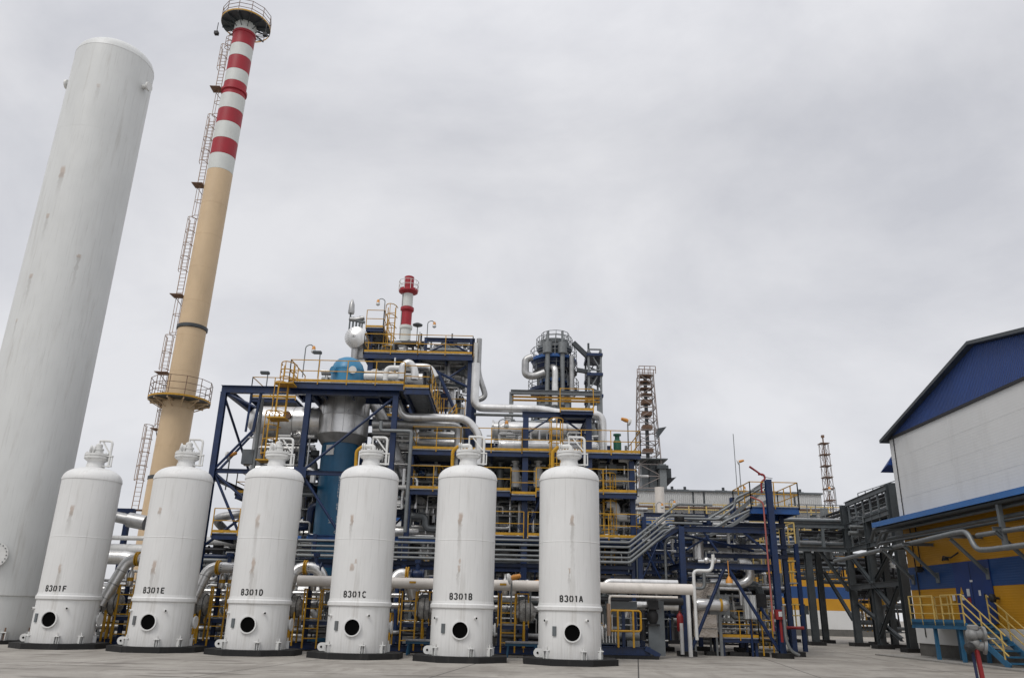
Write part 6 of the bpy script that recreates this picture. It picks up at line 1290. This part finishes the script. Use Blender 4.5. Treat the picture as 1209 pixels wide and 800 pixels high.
build(B().box(x0, x1, Yf, Yf+.6, zf-.45, zf+.3), 'girder', LBLUE, t); build(rail_mesh([(x0, Yf, zf+.9), (x1, Yf, zf+.9)], 1.3, 2.2, False, .07, 2), 'railing', PYEL, t); build(rail_mesh([(x0, Yf-2, zf-1.6), (x1, Yf-2, zf-1.6)], 1.5, 1.6, False, .06, 2), 'railing', PYEL, t)
for i in range(12): x = x0+(x1-x0)*(i+.5)/12; build(B().box(x-.2, x+.2, Yf, Yf+.5, 0, zf-.46), 'column', DGREY, t)
b = B()
for j in range(5): z = zf-.6-j*.55; b.cyl((x0, Yf+.9+.1*j, z), (x1, Yf+.9+.1*j, z), .16, 8)
build(b, 'bridge_pipes', MGREY, t)
pipe('cream upright post standing in front of the corrugated shed', [(781, 640, 70), (778, 575, 70)], .42, CREAM, bands=0)
# striped lower building far behind the rack
Yk = 84; x0, x1 = at(922, 700, Yk).x, at(1046, 700, Yk).x; t = thing('far_striped_building', 'far yellow, blue and white striped building seen under the grey pipe rack', 'building', ((x0+x1)/2, Yk, 0))
zk = lambda py: at(965, py, Yk).z
for (a_, b_, m, nm) in ((748, 742, PLINTH, 'plinth'), (742, 720, WWHITE, 'white_band'), (720, 706, OCHRE, 'ochre_band'), (706, 692, WBLUE, 'blue_band'), (692, 655, OCHRE, 'ochre_band')):
    build(B().box(x0, x1, Yk, Yk+10, max(0, zk(a_)) if nm != 'plinth' else 0, zk(b_)-.004), nm, m, t)
build(B().box(x0-.3, x1+.3, Yk-.4, Yk+10, zk(655), zk(652)), 'roof', DGREY, t)
for j in range(18):
    z = 7.75+.11*j if j < 12 else 6.45+.17*(j-12); xo = .3+.3*(j*5 % 7)
    pipe('dark or grey line inside the boxed truss of the grey pipe rack', [V((C1.x+xo+.2, 60, z)), V((C1.x+xo, 54, z)), V((C2.x+xo, 44.8, z))], .07+.03*(j % 3), (MGREY, DARKEQ, GREY)[j % 3], .3, 0, group='lines inside the rack truss', world=True)
# dark crossing pipes under the rack, filling its shade
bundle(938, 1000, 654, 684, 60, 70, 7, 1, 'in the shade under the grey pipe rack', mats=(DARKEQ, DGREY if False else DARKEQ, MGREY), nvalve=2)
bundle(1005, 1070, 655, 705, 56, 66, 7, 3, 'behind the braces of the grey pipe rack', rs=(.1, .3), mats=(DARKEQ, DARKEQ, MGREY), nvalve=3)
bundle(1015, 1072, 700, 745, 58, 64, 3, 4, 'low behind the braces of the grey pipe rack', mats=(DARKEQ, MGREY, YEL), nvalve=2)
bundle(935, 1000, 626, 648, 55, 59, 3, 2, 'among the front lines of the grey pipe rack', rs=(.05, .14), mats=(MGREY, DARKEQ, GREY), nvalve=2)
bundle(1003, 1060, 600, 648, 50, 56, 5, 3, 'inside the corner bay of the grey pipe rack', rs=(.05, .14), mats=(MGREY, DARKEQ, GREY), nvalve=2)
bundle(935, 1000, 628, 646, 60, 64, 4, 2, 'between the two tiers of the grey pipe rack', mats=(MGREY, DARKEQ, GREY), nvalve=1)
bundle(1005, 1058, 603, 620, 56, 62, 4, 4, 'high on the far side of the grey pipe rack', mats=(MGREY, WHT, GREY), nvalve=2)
flush_pipes()
# bollard-like small post cabinets left of far building
t = thing('cable_post', 'slim grey cable post standing in front of the far striped building', 'post', at(952, 745, 60)); q = at(952, 745, 60); build(B().box(q.x-.1, q.x+.1, 60, 60.2, 0, 2.6), 'post', MGREY, t); build(B().cbox((q.x, 59.95, 2.2), .5, .3, .6), 'box', MGREY, t)

# ================================================================== the worker on the deck
def person():
    p = at(523, 487, 43.6); g = V((p.x, 44.0, 12.0)); 
    J = {0: (0, 0, .93), 1: (0, 0, 1.2), 2: (0, 0, 1.45), 3: (0, -.01, 1.53), 4: (.1, 0, .88), 5: (.12, -.03, .48), 6: (.12, .02, .07), 7: (.12, -.16, .04), 8: (-.1, 0, .88), 9: (-.12, -.02, .48), 10: (-.13, .03, .07), 11: (-.13, -.15, .04),
         12: (.19, 0, 1.42), 13: (.27, -.02, 1.15), 14: (.2, -.25, 1.02), 15: (-.19, 0, 1.42), 16: (-.27, -.03, 1.14), 17: (-.17, -.26, 1.06), 18: (.17, -.33, 1.03), 19: (-.13, -.34, 1.07)}
    E_ = [(0, 1), (1, 2), (2, 3), (0, 4), (4, 5), (5, 6), (6, 7), (0, 8), (8, 9), (9, 10), (10, 11), (2, 12), (12, 13), (13, 14), (2, 15), (15, 16), (16, 17), (14, 18), (17, 19)]
    R_ = [.15, .15, .15, .06, .1, .075, .055, .045, .1, .075, .055, .045, .075, .055, .04, .075, .055, .04, .04, .04]
    me = bpy.data.meshes.new('body'); me.from_pydata([J[i] for i in range(20)], E_, []); o = bpy.data.objects.new('b', me); COL.objects.link(o)
    m = o.modifiers.new('s', 'SKIN'); 
    for i in range(20): me.skin_vertices[0].data[i].radius = (R_[i], R_[i]*(.72 if i in (0, 1, 2) else 1)); me.skin_vertices[0].data[i].use_root = (i == 0)
    s = o.modifiers.new('d', 'SUBSURF'); s.levels = 2
    bm_ = bpy.data.meshes.new_from_object(o.evaluated_get(bpy.context.evaluated_depsgraph_get())); bpy.data.objects.remove(o)
    t = thing('person', 'person in dark workwear and red helmet standing behind the yellow rail of the deck', 'person', g)
    b = B(); b.v = [tuple(v.co+g) for v in bm_.vertices]; b.f = [tuple(f.vertices) for f in bm_.polygons]; bo = build(b, 'body', NAVY, t)
    h = g+V((0, -.02, 1.64)); hb = B(); hb.lathe(h-V((0, 0, .12)), [(.03, 0), (.065, .02), (.085, .09), (.09, .16), (.07, .22), (.02, .25)], 18); hb.ball(h+V((0, -.095, -.005)), .018, 8); hb.ball(h+V((.09, 0, 0)), .022, 8); hb.ball(h+V((-.09, 0, 0)), .022, 8); hb.cyl(h-V((0, 0, .2)), h-V((0, 0, .08)), .05, 12); build(hb, 'head', SKIN, t)
    eb = B(); 
    for s_ in (-1, 1): eb.ball(h+V((s_*.032, -.08, .02)), .012, 8)
    eb.cbox(h+V((0, -.078, -.055)), .045, .01, .008); build(eb, 'face_features', DARKEQ, t)
    build(B().lathe(h+V((0, 0, .045)), [(.12, 0), (.125, .01), (.105, .02), (.1, .06), (.07, .11), (.01, .13)], 20), 'helmet', RED, t)
    for s_ in (-1, 1): build(B().ball(g+V((s_*.15, -.36, 1.05)), .04, 10), 'hand', SKIN, t)
person()
